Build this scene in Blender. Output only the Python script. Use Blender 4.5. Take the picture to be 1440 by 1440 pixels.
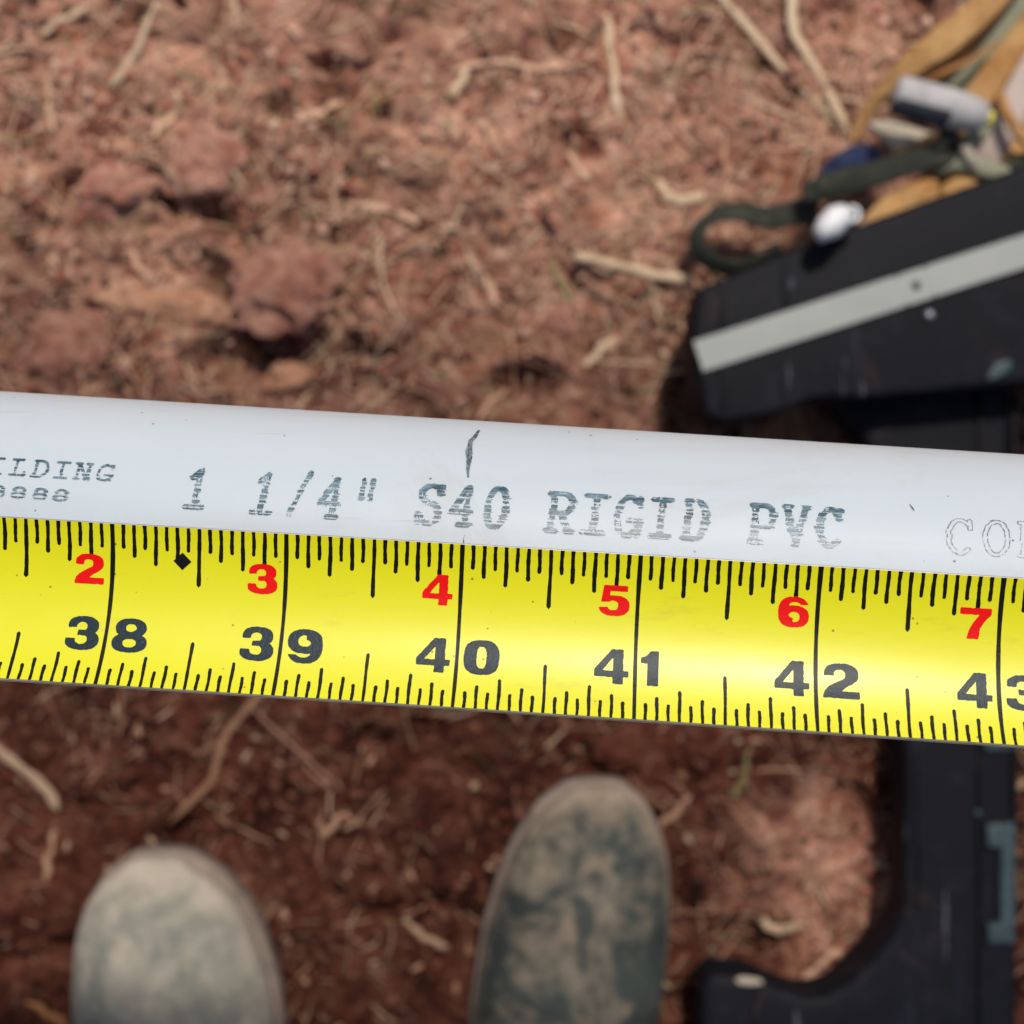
import bpy, bmesh, math, random
import numpy as np
from mathutils import Vector, noise as mnoise
R_ = math.radians
for o in list(bpy.data.objects): bpy.data.objects.remove(o)
scene = bpy.context.scene
C = scene.collection
rng = np.random.default_rng(7); random.seed(7)

# ------------------------------------------------------------------ camera
CAMZ = 0.80
FPX = 720/math.tan(R_(20))
cd = bpy.data.cameras.new('camera'); cam = bpy.data.objects.new('camera', cd); C.objects.link(cam)
cam.location = (0, 0, CAMZ); cd.sensor_width = 36; cd.angle = R_(40)
cd.clip_start = 0.01; cd.clip_end = 300
cd.dof.use_dof = True; cd.dof.focus_distance = 0.2035; cd.dof.aperture_fstop = 22.0
scene.camera = cam
# ------------------------------------------------------------------ world, sun, exposure
SUN_EL, SUN_AZ = 60.5, 13
w = bpy.data.worlds.new('World'); scene.world = w; w.use_nodes = True
wt = w.node_tree; bg = wt.nodes['Background']
sky = wt.nodes.new('ShaderNodeTexSky'); sky.sky_type = 'NISHITA'; sky.sun_disc = False
sky.sun_elevation = R_(SUN_EL); sky.sun_rotation = R_(SUN_AZ); sky.dust_density = 2.5; sky.air_density = 1.0
wt.links.new(sky.outputs[0], bg.inputs[0]); bg.inputs[1].default_value = 0.055
sd = bpy.data.lights.new('sun', 'SUN'); sun = bpy.data.objects.new('sun', sd); C.objects.link(sun)
sd.energy = 2.4; sd.angle = R_(4); sd.color = (1, .90, .78)
sv = Vector((math.sin(R_(SUN_AZ))*math.cos(R_(SUN_EL)), math.cos(R_(SUN_AZ))*math.cos(R_(SUN_EL)), math.sin(R_(SUN_EL))))
sun.rotation_euler = sv.to_track_quat('Z', 'Y').to_euler(); sun.location = sv*3
scene.view_settings.view_transform = 'Standard'; scene.view_settings.look = 'None'
scene.view_settings.gamma = 1; scene.view_settings.exposure = 0.34; scene.view_settings.use_curve_mapping = False
scene.render.engine = 'CYCLES'

# ------------------------------------------------------------------ helpers
def tag(o, label=None, cat=None, group=None, kind=None):
    for k, v in (('label', label), ('category', cat), ('group', group), ('kind', kind)):
        if v: o[k] = v
    return o
def mesh_obj(name, V, F, mats=(), parent=None, smooth=True, mi=None):
    me = bpy.data.meshes.new(name)
    V = np.asarray(V, np.float32)
    if isinstance(F, np.ndarray) and F.ndim == 2:
        n = len(F); k = F.shape[1]
        me.vertices.add(len(V)); me.vertices.foreach_set('co', V.ravel())
        me.loops.add(n*k); me.loops.foreach_set('vertex_index', F.astype(np.int32).ravel())
        me.polygons.add(n); me.polygons.foreach_set('loop_start', np.arange(0, n*k, k, dtype=np.int32))
        me.polygons.foreach_set('loop_total', np.full(n, k, np.int32))
        me.update(calc_edges=True)
    else:
        me.from_pydata([tuple(map(float, v)) for v in V], [], [tuple(map(int, f)) for f in F])
    for m in (mats if isinstance(mats, (list, tuple)) else [mats]): me.materials.append(m)
    if mi is not None: me.polygons.foreach_set('material_index', np.asarray(mi, np.int32))
    if smooth: me.polygons.foreach_set('use_smooth', np.ones(len(me.polygons), bool))
    me.validate()
    o = bpy.data.objects.new(name, me); C.objects.link(o)
    if parent: o.parent = parent
    return o
def bm_obj(name, bm, m, parent=None, smooth=True):
    bmesh.ops.recalc_face_normals(bm, faces=bm.faces)
    me = bpy.data.meshes.new(name); bm.to_mesh(me); bm.free()
    for x in (m if isinstance(m, (list, tuple)) else [m]): me.materials.append(x)
    if smooth: me.polygons.foreach_set('use_smooth', np.ones(len(me.polygons), bool))
    o = bpy.data.objects.new(name, me); C.objects.link(o)
    if parent: o.parent = parent
    return o
def empty(name): o = bpy.data.objects.new(name, None); C.objects.link(o); o.empty_display_size = .02; return o
def P(px, py, z):
    s = (CAMZ-z)/FPX
    return np.array([(px-720)*s, (720-py)*s, z])

class N:
    """tiny node graph builder"""
    def __init__(s, name):
        s.m = bpy.data.materials.new(name); s.m.use_nodes = True; s.t = s.m.node_tree
        s.b = s.t.nodes['Principled BSDF']; s.co = s.t.nodes.new('ShaderNodeTexCoord').outputs['Object']
    def n(s, typ, **kw):
        x = s.t.nodes.new(typ)
        for k, v in kw.items(): setattr(x, k, v)
        return x
    def l(s, a, b): s.t.links.new(a, b)
    def mapping(s, scale=(1, 1, 1), rot=(0, 0, 0), loc=(0, 0, 0)):
        x = s.n('ShaderNodeMapping'); x.inputs['Scale'].default_value = scale; x.inputs['Rotation'].default_value = rot
        x.inputs['Location'].default_value = loc; s.l(s.co, x.inputs[0]); return x.outputs[0]
    def noise(s, scale, detail=6, rough=.6, co=None, dist=0):
        x = s.n('ShaderNodeTexNoise'); x.inputs['Scale'].default_value = scale; x.inputs['Detail'].default_value = detail
        x.inputs['Roughness'].default_value = rough; x.inputs['Distortion'].default_value = dist
        s.l(co or s.co, x.inputs['Vector']); return x.outputs['Fac']
    def vor(s, scale, co=None, feature='F1'):
        x = s.n('ShaderNodeTexVoronoi'); x.feature = feature; x.inputs['Scale'].default_value = scale
        s.l(co or s.co, x.inputs['Vector']); return x
    def ramp(s, fac, stops):
        x = s.n('ShaderNodeValToRGB'); e = x.color_ramp.elements
        while len(e) < len(stops): e.new(.5)
        for i, (p, c) in enumerate(stops):
            e[i].position = p; e[i].color = (*c, 1) if isinstance(c, tuple) else (c, c, c, 1)
        s.l(fac, x.inputs[0]); return x.outputs[0]
    def mix(s, fac, a, b, mode='MIX'):
        x = s.n('ShaderNodeMix', data_type='RGBA', blend_type=mode)
        for k, v in ((0, fac), (6, a), (7, b)):
            if isinstance(v, (int, float)): x.inputs[k].default_value = v
            elif isinstance(v, tuple): x.inputs[k].default_value = (*v, 1)
            else: s.l(v, x.inputs[k])
        return x.outputs[2]
    def math(s, op, a, b=0):
        x = s.n('ShaderNodeMath', operation=op)
        for k, v in ((0, a), (1, b)):
            if isinstance(v, (int, float)): x.inputs[k].default_value = v
            else: s.l(v, x.inputs[k])
        return x.outputs[0]
    def bump(s, h, strength=.5, dist=.001):
        x = s.n('ShaderNodeBump'); x.inputs['Strength'].default_value = strength; x.inputs['Distance'].default_value = dist
        s.l(h, x.inputs['Height']); s.l(x.outputs[0], s.b.inputs['Normal'])
    def out(s, col=None, rough=None, spec=None, metal=None):
        for k, v in (('Base Color', col), ('Roughness', rough), ('Specular IOR Level', spec), ('Metallic', metal)):
            if v is None: continue
            if isinstance(v, tuple): s.b.inputs[k].default_value = (*v, 1)
            elif isinstance(v, (int, float)): s.b.inputs[k].default_value = v
            else: s.l(v, s.b.inputs[k])
        return s.m

def basic(name, c1, c2, rough=.6, scale=60, bump=.3, bd=.001, dust=None, dust_amt=.5, dscale=25, spec=.4, metal=0):
    g = N(name); f = g.noise(scale, 8, .65)
    col = g.mix(g.ramp(f, [(.35, 0.), (.65, 1.)]), c1, c2)
    if dust:
        d = g.noise(dscale, 8, .7, dist=.4)
        m = g.ramp(d, [(dust_amt, 0.), (dust_amt+.16, 1.)])
        col = g.mix(m, col, dust)
    if 'soil' in name: col = g.mix(near_dark_mask(g), col, (.22, .145, .125), 'MULTIPLY')
    g.bump(g.noise(scale*4, 8, .7), bump, bd)
    return g.out(col, rough, spec, metal)

# ------------------------------------------------------------------ materials
def near_dark_mask(g):
    """ground made darker on the near side of the pipe, with a dry patch by the post"""
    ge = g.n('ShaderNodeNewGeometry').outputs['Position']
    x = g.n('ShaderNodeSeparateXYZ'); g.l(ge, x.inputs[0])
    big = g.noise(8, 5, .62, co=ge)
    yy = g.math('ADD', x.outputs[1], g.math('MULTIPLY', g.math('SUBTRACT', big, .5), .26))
    near_dark = g.ramp(g.math('ADD', g.math('MULTIPLY', yy, 2.), .5), [(.42, 1.), (.62, .62), (.92, 0.)])
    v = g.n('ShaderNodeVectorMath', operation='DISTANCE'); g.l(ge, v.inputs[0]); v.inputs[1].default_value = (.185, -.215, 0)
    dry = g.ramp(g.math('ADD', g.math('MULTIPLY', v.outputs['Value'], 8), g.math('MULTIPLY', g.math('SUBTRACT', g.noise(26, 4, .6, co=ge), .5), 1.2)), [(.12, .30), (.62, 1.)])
    return g.math('MULTIPLY', near_dark, dry)
def soil_material(name='red_soil', shift=0.):
    g = N(name)
    big = g.noise(9, 5, .6); mid = g.noise(45, 8, .7, dist=.3); fine = g.noise(420, 6, .75); pat = g.noise(17, 6, .65, co=g.mapping(loc=(3, 1, 2)))
    base = g.ramp(mid, [(.34, (.062, .021, .017)), (.44, (.25, .096, .068)), (.55, (.50, .245, .175)), (.66, (.82, .57, .44))])
    dry = g.ramp(pat, [(.44, 0.), (.60, 1.)])
    col = g.mix(g.math('MULTIPLY', dry, .6), base, (.64, .385, .285))
    org = g.ramp(g.noise(28, 4, .5, co=g.mapping(loc=(7, 3, 0))), [(.58, 0.), (.72, 1.)])
    col = g.mix(g.math('MULTIPLY', org, .45), col, (.50, .19, .085))
    col = g.mix(.55, col, g.ramp(fine, [(.34, .22), (.66, 1.7)]), 'MULTIPLY')
    # darker soil on the near side of the pipe
    x = g.n('ShaderNodeSeparateXYZ'); g.l(g.co, x.inputs[0])
    col = g.mix(near_dark_mask(g), col, (.185, .12, .105), 'MULTIPLY')
    blot = g.ramp(g.noise(13, 7, .7, co=g.mapping(loc=(4, 8, 1)), dist=.6), [(.38, (.30, .23, .23)), (.50, (.92, .89, .87)), (.64, (1.38, 1.36, 1.33))])
    col = g.mix(.85, col, blot, 'MULTIPLY')
    # pale plant crumbs mixed into the surface
    v = g.vor(260); chaff = g.ramp(v.outputs['Distance'], [(.13, 1.), (.2, 0.)])
    sel = g.ramp(g.noise(60, 3, .5, co=g.mapping(loc=(1, 9, 4))), [(.52, 0.), (.62, 1.)])
    col = g.mix(g.math('MULTIPLY', g.math('MULTIPLY', chaff, sel), .5), col, (.42, .31, .20))
    h = g.math('ADD', g.math('MULTIPLY', g.noise(130, 10, .75), 1.), g.math('MULTIPLY', fine, .35))
    g.bump(h, .75, .0035)
    return g.out(col, .92, .15)
M = {}
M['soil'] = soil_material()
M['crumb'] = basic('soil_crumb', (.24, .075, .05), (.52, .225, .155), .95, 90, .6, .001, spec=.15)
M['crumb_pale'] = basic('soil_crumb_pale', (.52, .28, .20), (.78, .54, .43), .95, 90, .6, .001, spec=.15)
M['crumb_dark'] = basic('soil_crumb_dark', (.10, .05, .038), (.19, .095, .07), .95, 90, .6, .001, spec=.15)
def straw_mat(name, c1, c2):
    g = N(name); f = g.noise(70, 4, .6)
    g.b.inputs['Subsurface Weight'].default_value = 0
    g.bump(g.noise(900, 3, .6), .3, .0003)
    c = g.mix(f, c1, c2)
    return g.out(g.mix(g.math('MULTIPLY', near_dark_mask(g), .7), c, (.34, .27, .25), 'MULTIPLY'), .6, .3)
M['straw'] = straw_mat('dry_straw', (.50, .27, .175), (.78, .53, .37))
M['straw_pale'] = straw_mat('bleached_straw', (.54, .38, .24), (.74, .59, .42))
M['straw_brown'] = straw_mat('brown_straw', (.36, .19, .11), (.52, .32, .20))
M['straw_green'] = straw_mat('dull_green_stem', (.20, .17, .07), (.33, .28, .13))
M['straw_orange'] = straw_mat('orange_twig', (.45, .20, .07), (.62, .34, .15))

g = N('white_pvc')
c = g.mix(g.noise(30, 5, .6), (.51, .60, .675), (.55, .635, .70))
st = g.noise(160, 4, .6, co=g.mapping(scale=(.06, 1, 1)))
c = g.mix(g.ramp(st, [(.52, 0.), (.72, .30)]), c, (.46, .49, .53))
vv = g.vor(330); sp = g.ramp(vv.outputs['Distance'], [(.055, 1.), (.085, 0.)])
spsel = g.ramp(g.noise(210, 2, .5), [(.60, 0.), (.64, 1.)])
c = g.mix(g.math('MULTIPLY', sp, spsel), c, (.10, .09, .09))
gr = g.ramp(g.noise(26, 7, .72, dist=.8), [(.55, 0.), (.78, .38)])
c = g.mix(gr, c, (.42, .39, .35))
sc = g.noise(420, 3, .6, co=g.mapping(scale=(.05, 1, 1), rot=(0, 0, .12)))
c = g.mix(g.ramp(sc, [(.66, 0.), (.72, .35)]), c, (.38, .40, .42))
g.bump(g.noise(1500, 4, .6), .06, .0003)
M['pvc'] = g.out(c, .48, .35)
g.b.inputs['Subsurface Weight'].default_value = .15; g.b.inputs['Subsurface Radius'].default_value = (.002, .002, .002); g.b.inputs['Subsurface Scale'].default_value = 1
def ink(name, c1, c2, lo, hi, sc, stretch=1):
    g = N(name); f = g.noise(sc, 6, .7, co=g.mapping(scale=(stretch, 1, 1)))
    g.bump(g.noise(2500, 3, .6), .1, .0002)
    return g.out(g.mix(g.ramp(f, [(lo, 0.), (hi, 1.)]), c1, c2), .38, .4)
M['ink'] = ink('grey_blue_print_ink', (.030, .075, .105), (.24, .36, .45), .42, .68, 1100, .3)
M['ink_faint'] = ink('faint_print_ink', (.09, .12, .15), (.32, .38, .43), .4, .65, 1500)
M['pen'] = ink('pencil_mark', (.035, .07, .085), (.30, .37, .40), .42, .70, 2200, 1)
g = N('yellow_tape_coating')
c = g.mix(g.noise(60, 5, .6), (.70, .70, .003), (.75, .75, .006))
v1 = g.vor(420); s1 = g.ramp(v1.outputs['Distance'], [(.05, 1.), (.10, 0.)]); s2 = g.ramp(g.noise(170, 2, .5), [(.56, 0.), (.59, 1.)])
c = g.mix(g.math('MULTIPLY', g.math('MULTIPLY', s1, s2), .8), c, (.12, .08, .01))
sm = g.ramp(g.noise(240, 5, .7, co=g.mapping(scale=(.25, 1, 1))), [(.60, 0.), (.78, .35)])
c = g.mix(sm, c, (.45, .36, .03))
rg = g.ramp(g.noise(120, 6, .7, co=g.mapping(scale=(.3, 1, 1))), [(.3, .36), (.7, .50)])
g.bump(g.noise(900, 5, .6), .05, .0003)
M['yellow'] = g.out(c, rg, .38)
g.b.inputs['Coat Weight'].default_value = .42; g.b.inputs['Coat Roughness'].default_value = .32
def gloss_ink(name, c, rough=.42):
    g = N(name); g.bump(g.noise(1800, 4, .7), .25, .0003)
    f = g.noise(1500, 3, .6)
    m = g.out(g.mix(g.ramp(f, [(.62, 0.), (.75, .5)]), c, tuple(min(1, x*2.0+.008) for x in c)), rough, .15)
    g.b.inputs['Coat Weight'].default_value = .10; g.b.inputs['Coat Roughness'].default_value = .35
    return m
M['black_print'] = gloss_ink('black_tape_print', (.006, .006, .005))
M['slate_print'] = gloss_ink('slate_tape_print', (.010, .026, .040), .36)
M['red_print'] = gloss_ink('red_tape_print', (.76, .003, .004), .45)
M['steel'] = basic('thin_steel_edge', (.45, .43, .42), (.62, .60, .60), .35, 200, .1, .0002, metal=.6)
g = N('black_moulded_plastic')
c = g.mix(g.noise(12, 5, .6), (.0035, .004, .007), (.008, .009, .014))
d = g.ramp(g.noise(38, 6, .7, dist=.5), [(.54, 0.), (.80, .34)])
c = g.mix(d, c, (.045, .04, .055))
strk = g.ramp(g.noise(55, 4, .7, co=g.mapping(scale=(1, .16, 1))), [(.60, 0.), (.78, .32)])
c = g.mix(strk, c, (.04, .05, .075))
rdm = g.ramp(g.noise(30, 7, .75, co=g.mapping(loc=(4, 2, 8)), dist=1.), [(.56, 0.), (.82, .55)])
c = g.mix(rdm, c, (.085, .05, .045))
scf = g.ramp(g.noise(130, 4, .6, co=g.mapping(scale=(1, .12, 1), rot=(0, 0, .3))), [(.70, 0.), (.75, .6)])
c = g.mix(scf, c, (.10, .10, .12))
g.bump(g.noise(800, 6, .7), .3, .0005)
M['plastic'] = g.out(c, .6, .14)
M['plastic_clip'] = basic('blue_grey_plastic', (.016, .034, .046), (.045, .075, .088), .5, 40, .3, .0005, dust=(.02, .025, .035), dust_amt=.5)
g = N('brushed_aluminium')
c = g.mix(g.noise(40, 5, .6), (.23, .255, .255), (.31, .33, .325))
c = g.mix(g.ramp(g.noise(22, 5, .7), [(.6, 0.), (.8, .3)]), c, (.32, .27, .19))
g.bump(g.noise(300, 4, .7, co=g.mapping(scale=(.1, 1, 1), rot=(0, 0, -.35))), .15, .0003)
M['alu'] = g.out(c, .5, .4, .25)
M['screw'] = basic('zinc_screw', (.35, .35, .40), (.5, .5, .55), .35, 100, .1, .0002, metal=.8)
M['leather'] = basic('tan_leather', (.42, .20, .06), (.70, .43, .18), .55, 45, .9, .003, dust=(.60, .46, .33), dust_amt=.6)
M['leather_dark'] = basic('brown_leather_edge', (.30, .13, .035), (.42, .21, .07), .6, 35, .4, .001)
def webbing(name, c1, c2):
    g = N(name); wv = g.n('ShaderNodeTexWave'); wv.inputs['Scale'].default_value = 260; wv.inputs['Distortion'].default_value = 1.2
    g.l(g.co, wv.inputs[0]); c = g.mix(g.noise(50, 6, .6), c1, c2)
    c = g.mix(g.ramp(g.noise(30, 5, .7), [(.52, 0.), (.75, .4)]), c, (.22, .20, .155))
    g.bump(wv.outputs['Fac'], .4, .0005); return g.out(c, .85, .2)
M['olive'] = webbing('olive_webbing', (.016, .020, .018), (.050, .056, .044))
M['sage'] = webbing('faded_green_webbing', (.22, .24, .17), (.34, .35, .26))
M['beige'] = webbing('beige_canvas', (.38, .34, .27), (.50, .45, .37))
M['mauve'] = basic('pale_suede', (.46, .37, .34), (.58, .48, .44), .8, 40, .3, .001)
M['navy'] = basic('navy_cloth', (.010, .018, .060), (.022, .034, .095), .85, 60, .4, .001)
M['white'] = basic('white_plastic', (.72, .76, .80), (.82, .85, .88), .45, 40, .1, .001)
M['greycyl'] = basic('grey_foam', (.36, .36, .37), (.48, .47, .48), .6, 60, .3, .0008)
M['grip_shade'] = basic('shaded_grey_foam', (.030, .034, .048), (.060, .064, .080), .6, 60, .3, .0008)  # grey grip in shade, shade put into the colour
M['yellowtip'] = basic('yellow_tip', (.65, .62, .05), (.75, .70, .10), .5)
def boot_mat(name, leather1, leather2, dust, lo, hi, seed, rim=.40):
    g = N(name)
    base = g.mix(g.noise(24, 6, .6), leather1, leather2)
    d = g.math('ADD', g.math('MULTIPLY', g.noise(26, 5, .62, co=g.mapping(loc=seed), dist=.7), .72), g.math('MULTIPLY', g.noise(110, 6, .7, co=g.mapping(loc=seed)), .28))
    m = g.ramp(d, [(lo, 0.), (hi, 1.)])
    x = g.n('ShaderNodeSeparateXYZ'); g.l(g.co, x.inputs[0])
    zz = g.math('ADD', x.outputs[2], g.math('MULTIPLY', g.math('SUBTRACT', g.noise(45, 6, .65), .5), .045))
    lowz = g.ramp(g.math('MULTIPLY', zz, 10), [(rim, 1.), (rim+.20, 0.)])
    m = g.math('MAXIMUM', m, g.math('MULTIPLY', lowz, .92))
    dcol = g.mix(g.ramp(g.noise(48, 6, .7), [(.4, 0.), (.75, .6)]), dust, tuple(min(.8, x*1.25) for x in dust))
    rd = g.ramp(g.noise(30, 4, .6, co=g.mapping(loc=(5, 5, 1))), [(.60, 0.), (.76, .45)])
    dcol = g.mix(rd, dcol, (.22, .105, .075))
    c = g.mix(m, base, dcol)
    c = g.mix(.35, c, g.ramp(g.noise(300, 4, .7), [(.3, .6), (.7, 1.25)]), 'MULTIPLY')
    g.bump(g.math('ADD', g.noise(70, 8, .7), g.math('MULTIPLY', m, .3)), .8, .003)
    return g.out(c, .8, .2)
M['boot_pale'] = boot_mat('pale_dusty_leather', (.11, .13, .115), (.22, .235, .20), (.50, .44, .365), .38, .66, (2, 1, 0))
M['boot_dark'] = boot_mat('scuffed_blue_grey_leather', (.007, .010, .014), (.072, .088, .080), (.36, .29, .215), .46, .70, (8, 4, 3), .33)
M['sole'] = basic('dusty_rubber_sole', (.15, .12, .10), (.28, .22, .18), .85, 60, .4, .001)
M['denim'] = basic('worn_blue_denim', (.035, .055, .10), (.06, .09, .15), .9, 40, .4, .001)
M['shirt'] = basic('grey_work_shirt', (.10, .10, .11), (.15, .15, .16), .9, 40, .4, .001)
M['skin'] = basic('skin', (.42, .24, .16), (.48, .28, .19), .5, 60, .2, .0005)
M['hair'] = basic('brown_cap', (.05, .035, .025), (.09, .06, .04), .9, 60, .4, .001)
M['phone'] = basic('black_phone_shell', (.01, .01, .012), (.02, .02, .022), .3, 60, .05, .0002)

# ------------------------------------------------------------------ numpy noise and the ground
def vnoise(x, y, seed):
    xi = np.floor(x).astype(np.int64); yi = np.floor(y).astype(np.int64); fx = x-xi; fy = y-yi
    def h(a, b):
        n = (a*374761393+b*668265263+seed*974634777) & 0x7fffffff
        n = ((n ^ (n >> 13))*1274126177) & 0x7fffffff
        return ((n ^ (n >> 16)) & 0xffff)/65535.
    u = fx*fx*(3-2*fx); v = fy*fy*(3-2*fy)
    return (h(xi, yi)*(1-u)+h(xi+1, yi)*u)*(1-v)+(h(xi, yi+1)*(1-u)+h(xi+1, yi+1)*u)*v
def fbm(x, y, f, octv, seed, gain=.5):
    s = 0; a = 1; t = 0
    for i in range(octv): s = s+a*(vnoise(x*f, y*f, seed+i)-.5); t += a; a *= gain; f *= 2.03
    return s/t
fine = np.arange(-.40, .4001, .0017)
out = [.4]; st_ = .004
while out[-1] < 60: out.append(out[-1]+st_); st_ *= 1.22
out = np.array(out[1:])
ax = np.concatenate([-out[::-1], fine, out])
GX, GY = np.meshgrid(ax, ax)
GZ = .030*fbm(GX, GY, 7, 3, 11)+.013*fbm(GX, GY, 26, 4, 23, .62)+.0055*fbm(GX, GY, 120, 3, 37, .65)
fade = np.clip(1-(np.maximum(abs(GX), abs(GY))-.8)/3, .15, 1); GZ *= fade
def dome(cx, cy, r, hgt, squash=1., rot=0., seed=0):
    i0, i1 = np.searchsorted(ax, [cx-1.5*r, cx+1.5*r]); j0, j1 = np.searchsorted(ax, [cy-1.5*r, cy+1.5*r])
    if i1-i0 < 2 or j1-j0 < 2: return
    X = GX[j0:j1, i0:i1]-cx; Y = GY[j0:j1, i0:i1]-cy
    a = X*math.cos(rot)+Y*math.sin(rot); b = (-X*math.sin(rot)+Y*math.cos(rot))/squash
    q = np.hypot(a, b)/r*(1+.55*fbm(X+seed*.37, Y, 1.3/r, 3, seed))
    d = np.clip(1-q**2.6, 0, 1)**.5*hgt
    Z = GZ[j0:j1, i0:i1]; np.copyto(Z, np.where(q < 1, np.maximum(Z, Z*.45+d), np.where(q < 1.35, Z-hgt*.28*(1.35-q)/.35*np.clip((q-1)/.06, 0, 1), Z)))
for i in range(760):
    r = float(np.clip(rng.lognormal(-4.45, .55), .004, .042))
    dome(rng.uniform(-.45, .45), rng.uniform(-.45, .45), r, min(r, .020)*rng.uniform(.18, .42), rng.uniform(.6, 1), rng.uniform(0, 3.1), i+3)
GZ += np.clip(1-np.maximum(abs(GX), abs(GY))/.8, 0, 1)*(.0085*fbm(GX, GY, 85, 4, 61, .72)-.016*abs(fbm(GX, GY, 48, 3, 71, .6)))
# hollows between clods, the darkest one left of the middle
def pit(px, py, r, dep, squash=1., rot=0.):
    c = P(px, py, 0); X = GX-c[0]; Y = GY-c[1]
    a = X*math.cos(rot)+Y*math.sin(rot); b = (-X*math.sin(rot)+Y*math.cos(rot))/squash
    q = np.hypot(a, b)/r*(1+.5*fbm(GX, GY, 60, 3, int(px)))
    np.subtract(GZ, dep*np.clip(1-q, 0, 1)**.8, out=GZ)
for q in ((365, 492, .042, .050, .45, .15), (335, 420, .036, .040, .4, -.9), (225, 270, .022, .028, .4, -.8), (300, 300, .022, .024, .5, -.5), (390, 155, .015, .022, .6, 0),
          (460, 95, .012, .02, .7, 0), (740, 540, .030, .03, .5, 0), (90, 265, .02, .02, .6, .4), (960, 560, .03, .03, .6, 1.3), (250, 1180, .03, .02, .6, .5),
          (640, 1330, .05, .018, .5, 1.4), (420, 1400, .05, .018, .5, 1.3), (850, 1080, .03, .02, .5, 0), (1060, 1330, .03, .02, .6, 0), (520, 1060, .03, .02, .5, .4)): pit(*q)
for i in range(110):
    c_ = rng.uniform(0, 1440, 2); pit(c_[0], c_[1], float(rng.uniform(.004, .013)), float(rng.uniform(.006, .018)), float(rng.uniform(.4, 1)), float(rng.uniform(0, 3)))
n = len(ax); I = np.arange(n*n).reshape(n, n)
F4 = np.stack([I[:-1, :-1], I[:-1, 1:], I[1:, 1:], I[1:, :-1]], -1).reshape(-1, 4)
ground = mesh_obj('ground', np.stack([GX, GY, GZ], -1).reshape(-1, 3), F4, M['soil']); tag(ground, kind='structure')
def gz(x, y):
    i = np.clip(np.searchsorted(ax, x)-1, 0, n-2); j = np.clip(np.searchsorted(ax, y)-1, 0, n-2)
    fx = (x-ax[i])/(ax[i+1]-ax[i]); fy = (y-ax[j])/(ax[j+1]-ax[j])
    return (GZ[j, i]*(1-fx)+GZ[j, i+1]*fx)*(1-fy)+(GZ[j+1, i]*(1-fx)+GZ[j+1, i+1]*fx)*fy

# soil crumbs: one mass of small lumps
bm = bmesh.new(); bmesh.ops.create_icosphere(bm, subdivisions=1, radius=1)
IV = np.array([v.co[:] for v in bm.verts]); IF = np.array([[v.index for v in f.verts] for f in bm.faces]); bm.free()
def crumbs(K):
    x = rng.normal(0, .30, K)*rng.choice([1, 1.6], K); y = rng.normal(0, .30, K)*rng.choice([1, 1.6], K)
    keep = vnoise(x*22, y*22, 5)+.35*rng.random(K) > np.where(y < -.02, .30, .48); x = x[keep]; y = y[keep]; K = len(x)
    r = np.clip(rng.lognormal(-6.6, .5, K), .0006, .0034)
    S = rng.uniform(.6, 1.25, (K, 1, 3))*r[:, None, None]
    V = IV[None]*(1+rng.uniform(-.42, .42, (K, len(IV), 1)))*S*np.array([1, 1, .62])
    a = rng.uniform(0, 6.3, K); ca, sa = np.cos(a), np.sin(a)
    V = np.stack([V[..., 0]*ca[:, None]-V[..., 1]*sa[:, None], V[..., 0]*sa[:, None]+V[..., 1]*ca[:, None], V[..., 2]], -1)
    V += np.stack([x, y, gz(x, y)+r*.35], -1)[:, None]
    F = IF[None]+(np.arange(K)*len(IV))[:, None, None]
    mi = np.repeat(rng.choice(3, K, p=[.42, .40, .18]), len(IF))
    o = mesh_obj('soil_crumbs', V.reshape(-1, 3), F.reshape(-1, 3), [M['crumb'], M['crumb_pale'], M['crumb_dark']], smooth=False, mi=mi)
    tag(o, 'loose crumbs of red brown soil scattered over the ground', 'soil crumbs', kind='stuff')
crumbs(52000)
def chips(K):
    """pale flat flakes of straw and stone among the crumbs"""
    x = rng.normal(0, .33, K); y = rng.normal(0, .33, K); r = rng.uniform(.0010, .0028, K)
    V = IV[None]*(1+rng.uniform(-.4, .4, (K, len(IV), 1)))*r[:, None, None]*np.stack([rng.uniform(.8, 2.2, K), rng.uniform(.5, 1, K), rng.uniform(.2, .5, K)], -1)[:, None]
    a = rng.uniform(0, 6.3, K); ca, sa = np.cos(a), np.sin(a)
    V = np.stack([V[..., 0]*ca[:, None]-V[..., 1]*sa[:, None], V[..., 0]*sa[:, None]+V[..., 1]*ca[:, None], V[..., 2]], -1)+np.stack([x, y, gz(x, y)+r*.6], -1)[:, None]
    F = IF[None]+(np.arange(K)*len(IV))[:, None, None]; mi = np.repeat(rng.choice(3, K, p=[.4, .3, .3]), len(IF))
    o = mesh_obj('pale_flakes', V.reshape(-1, 3), F.reshape(-1, 3), [M['straw'], M['straw_pale'], M['straw_brown']], smooth=True, mi=mi)
    tag(o, 'pale flakes of chaff scattered among the soil crumbs', 'chaff', kind='stuff')
chips(1100)

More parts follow.
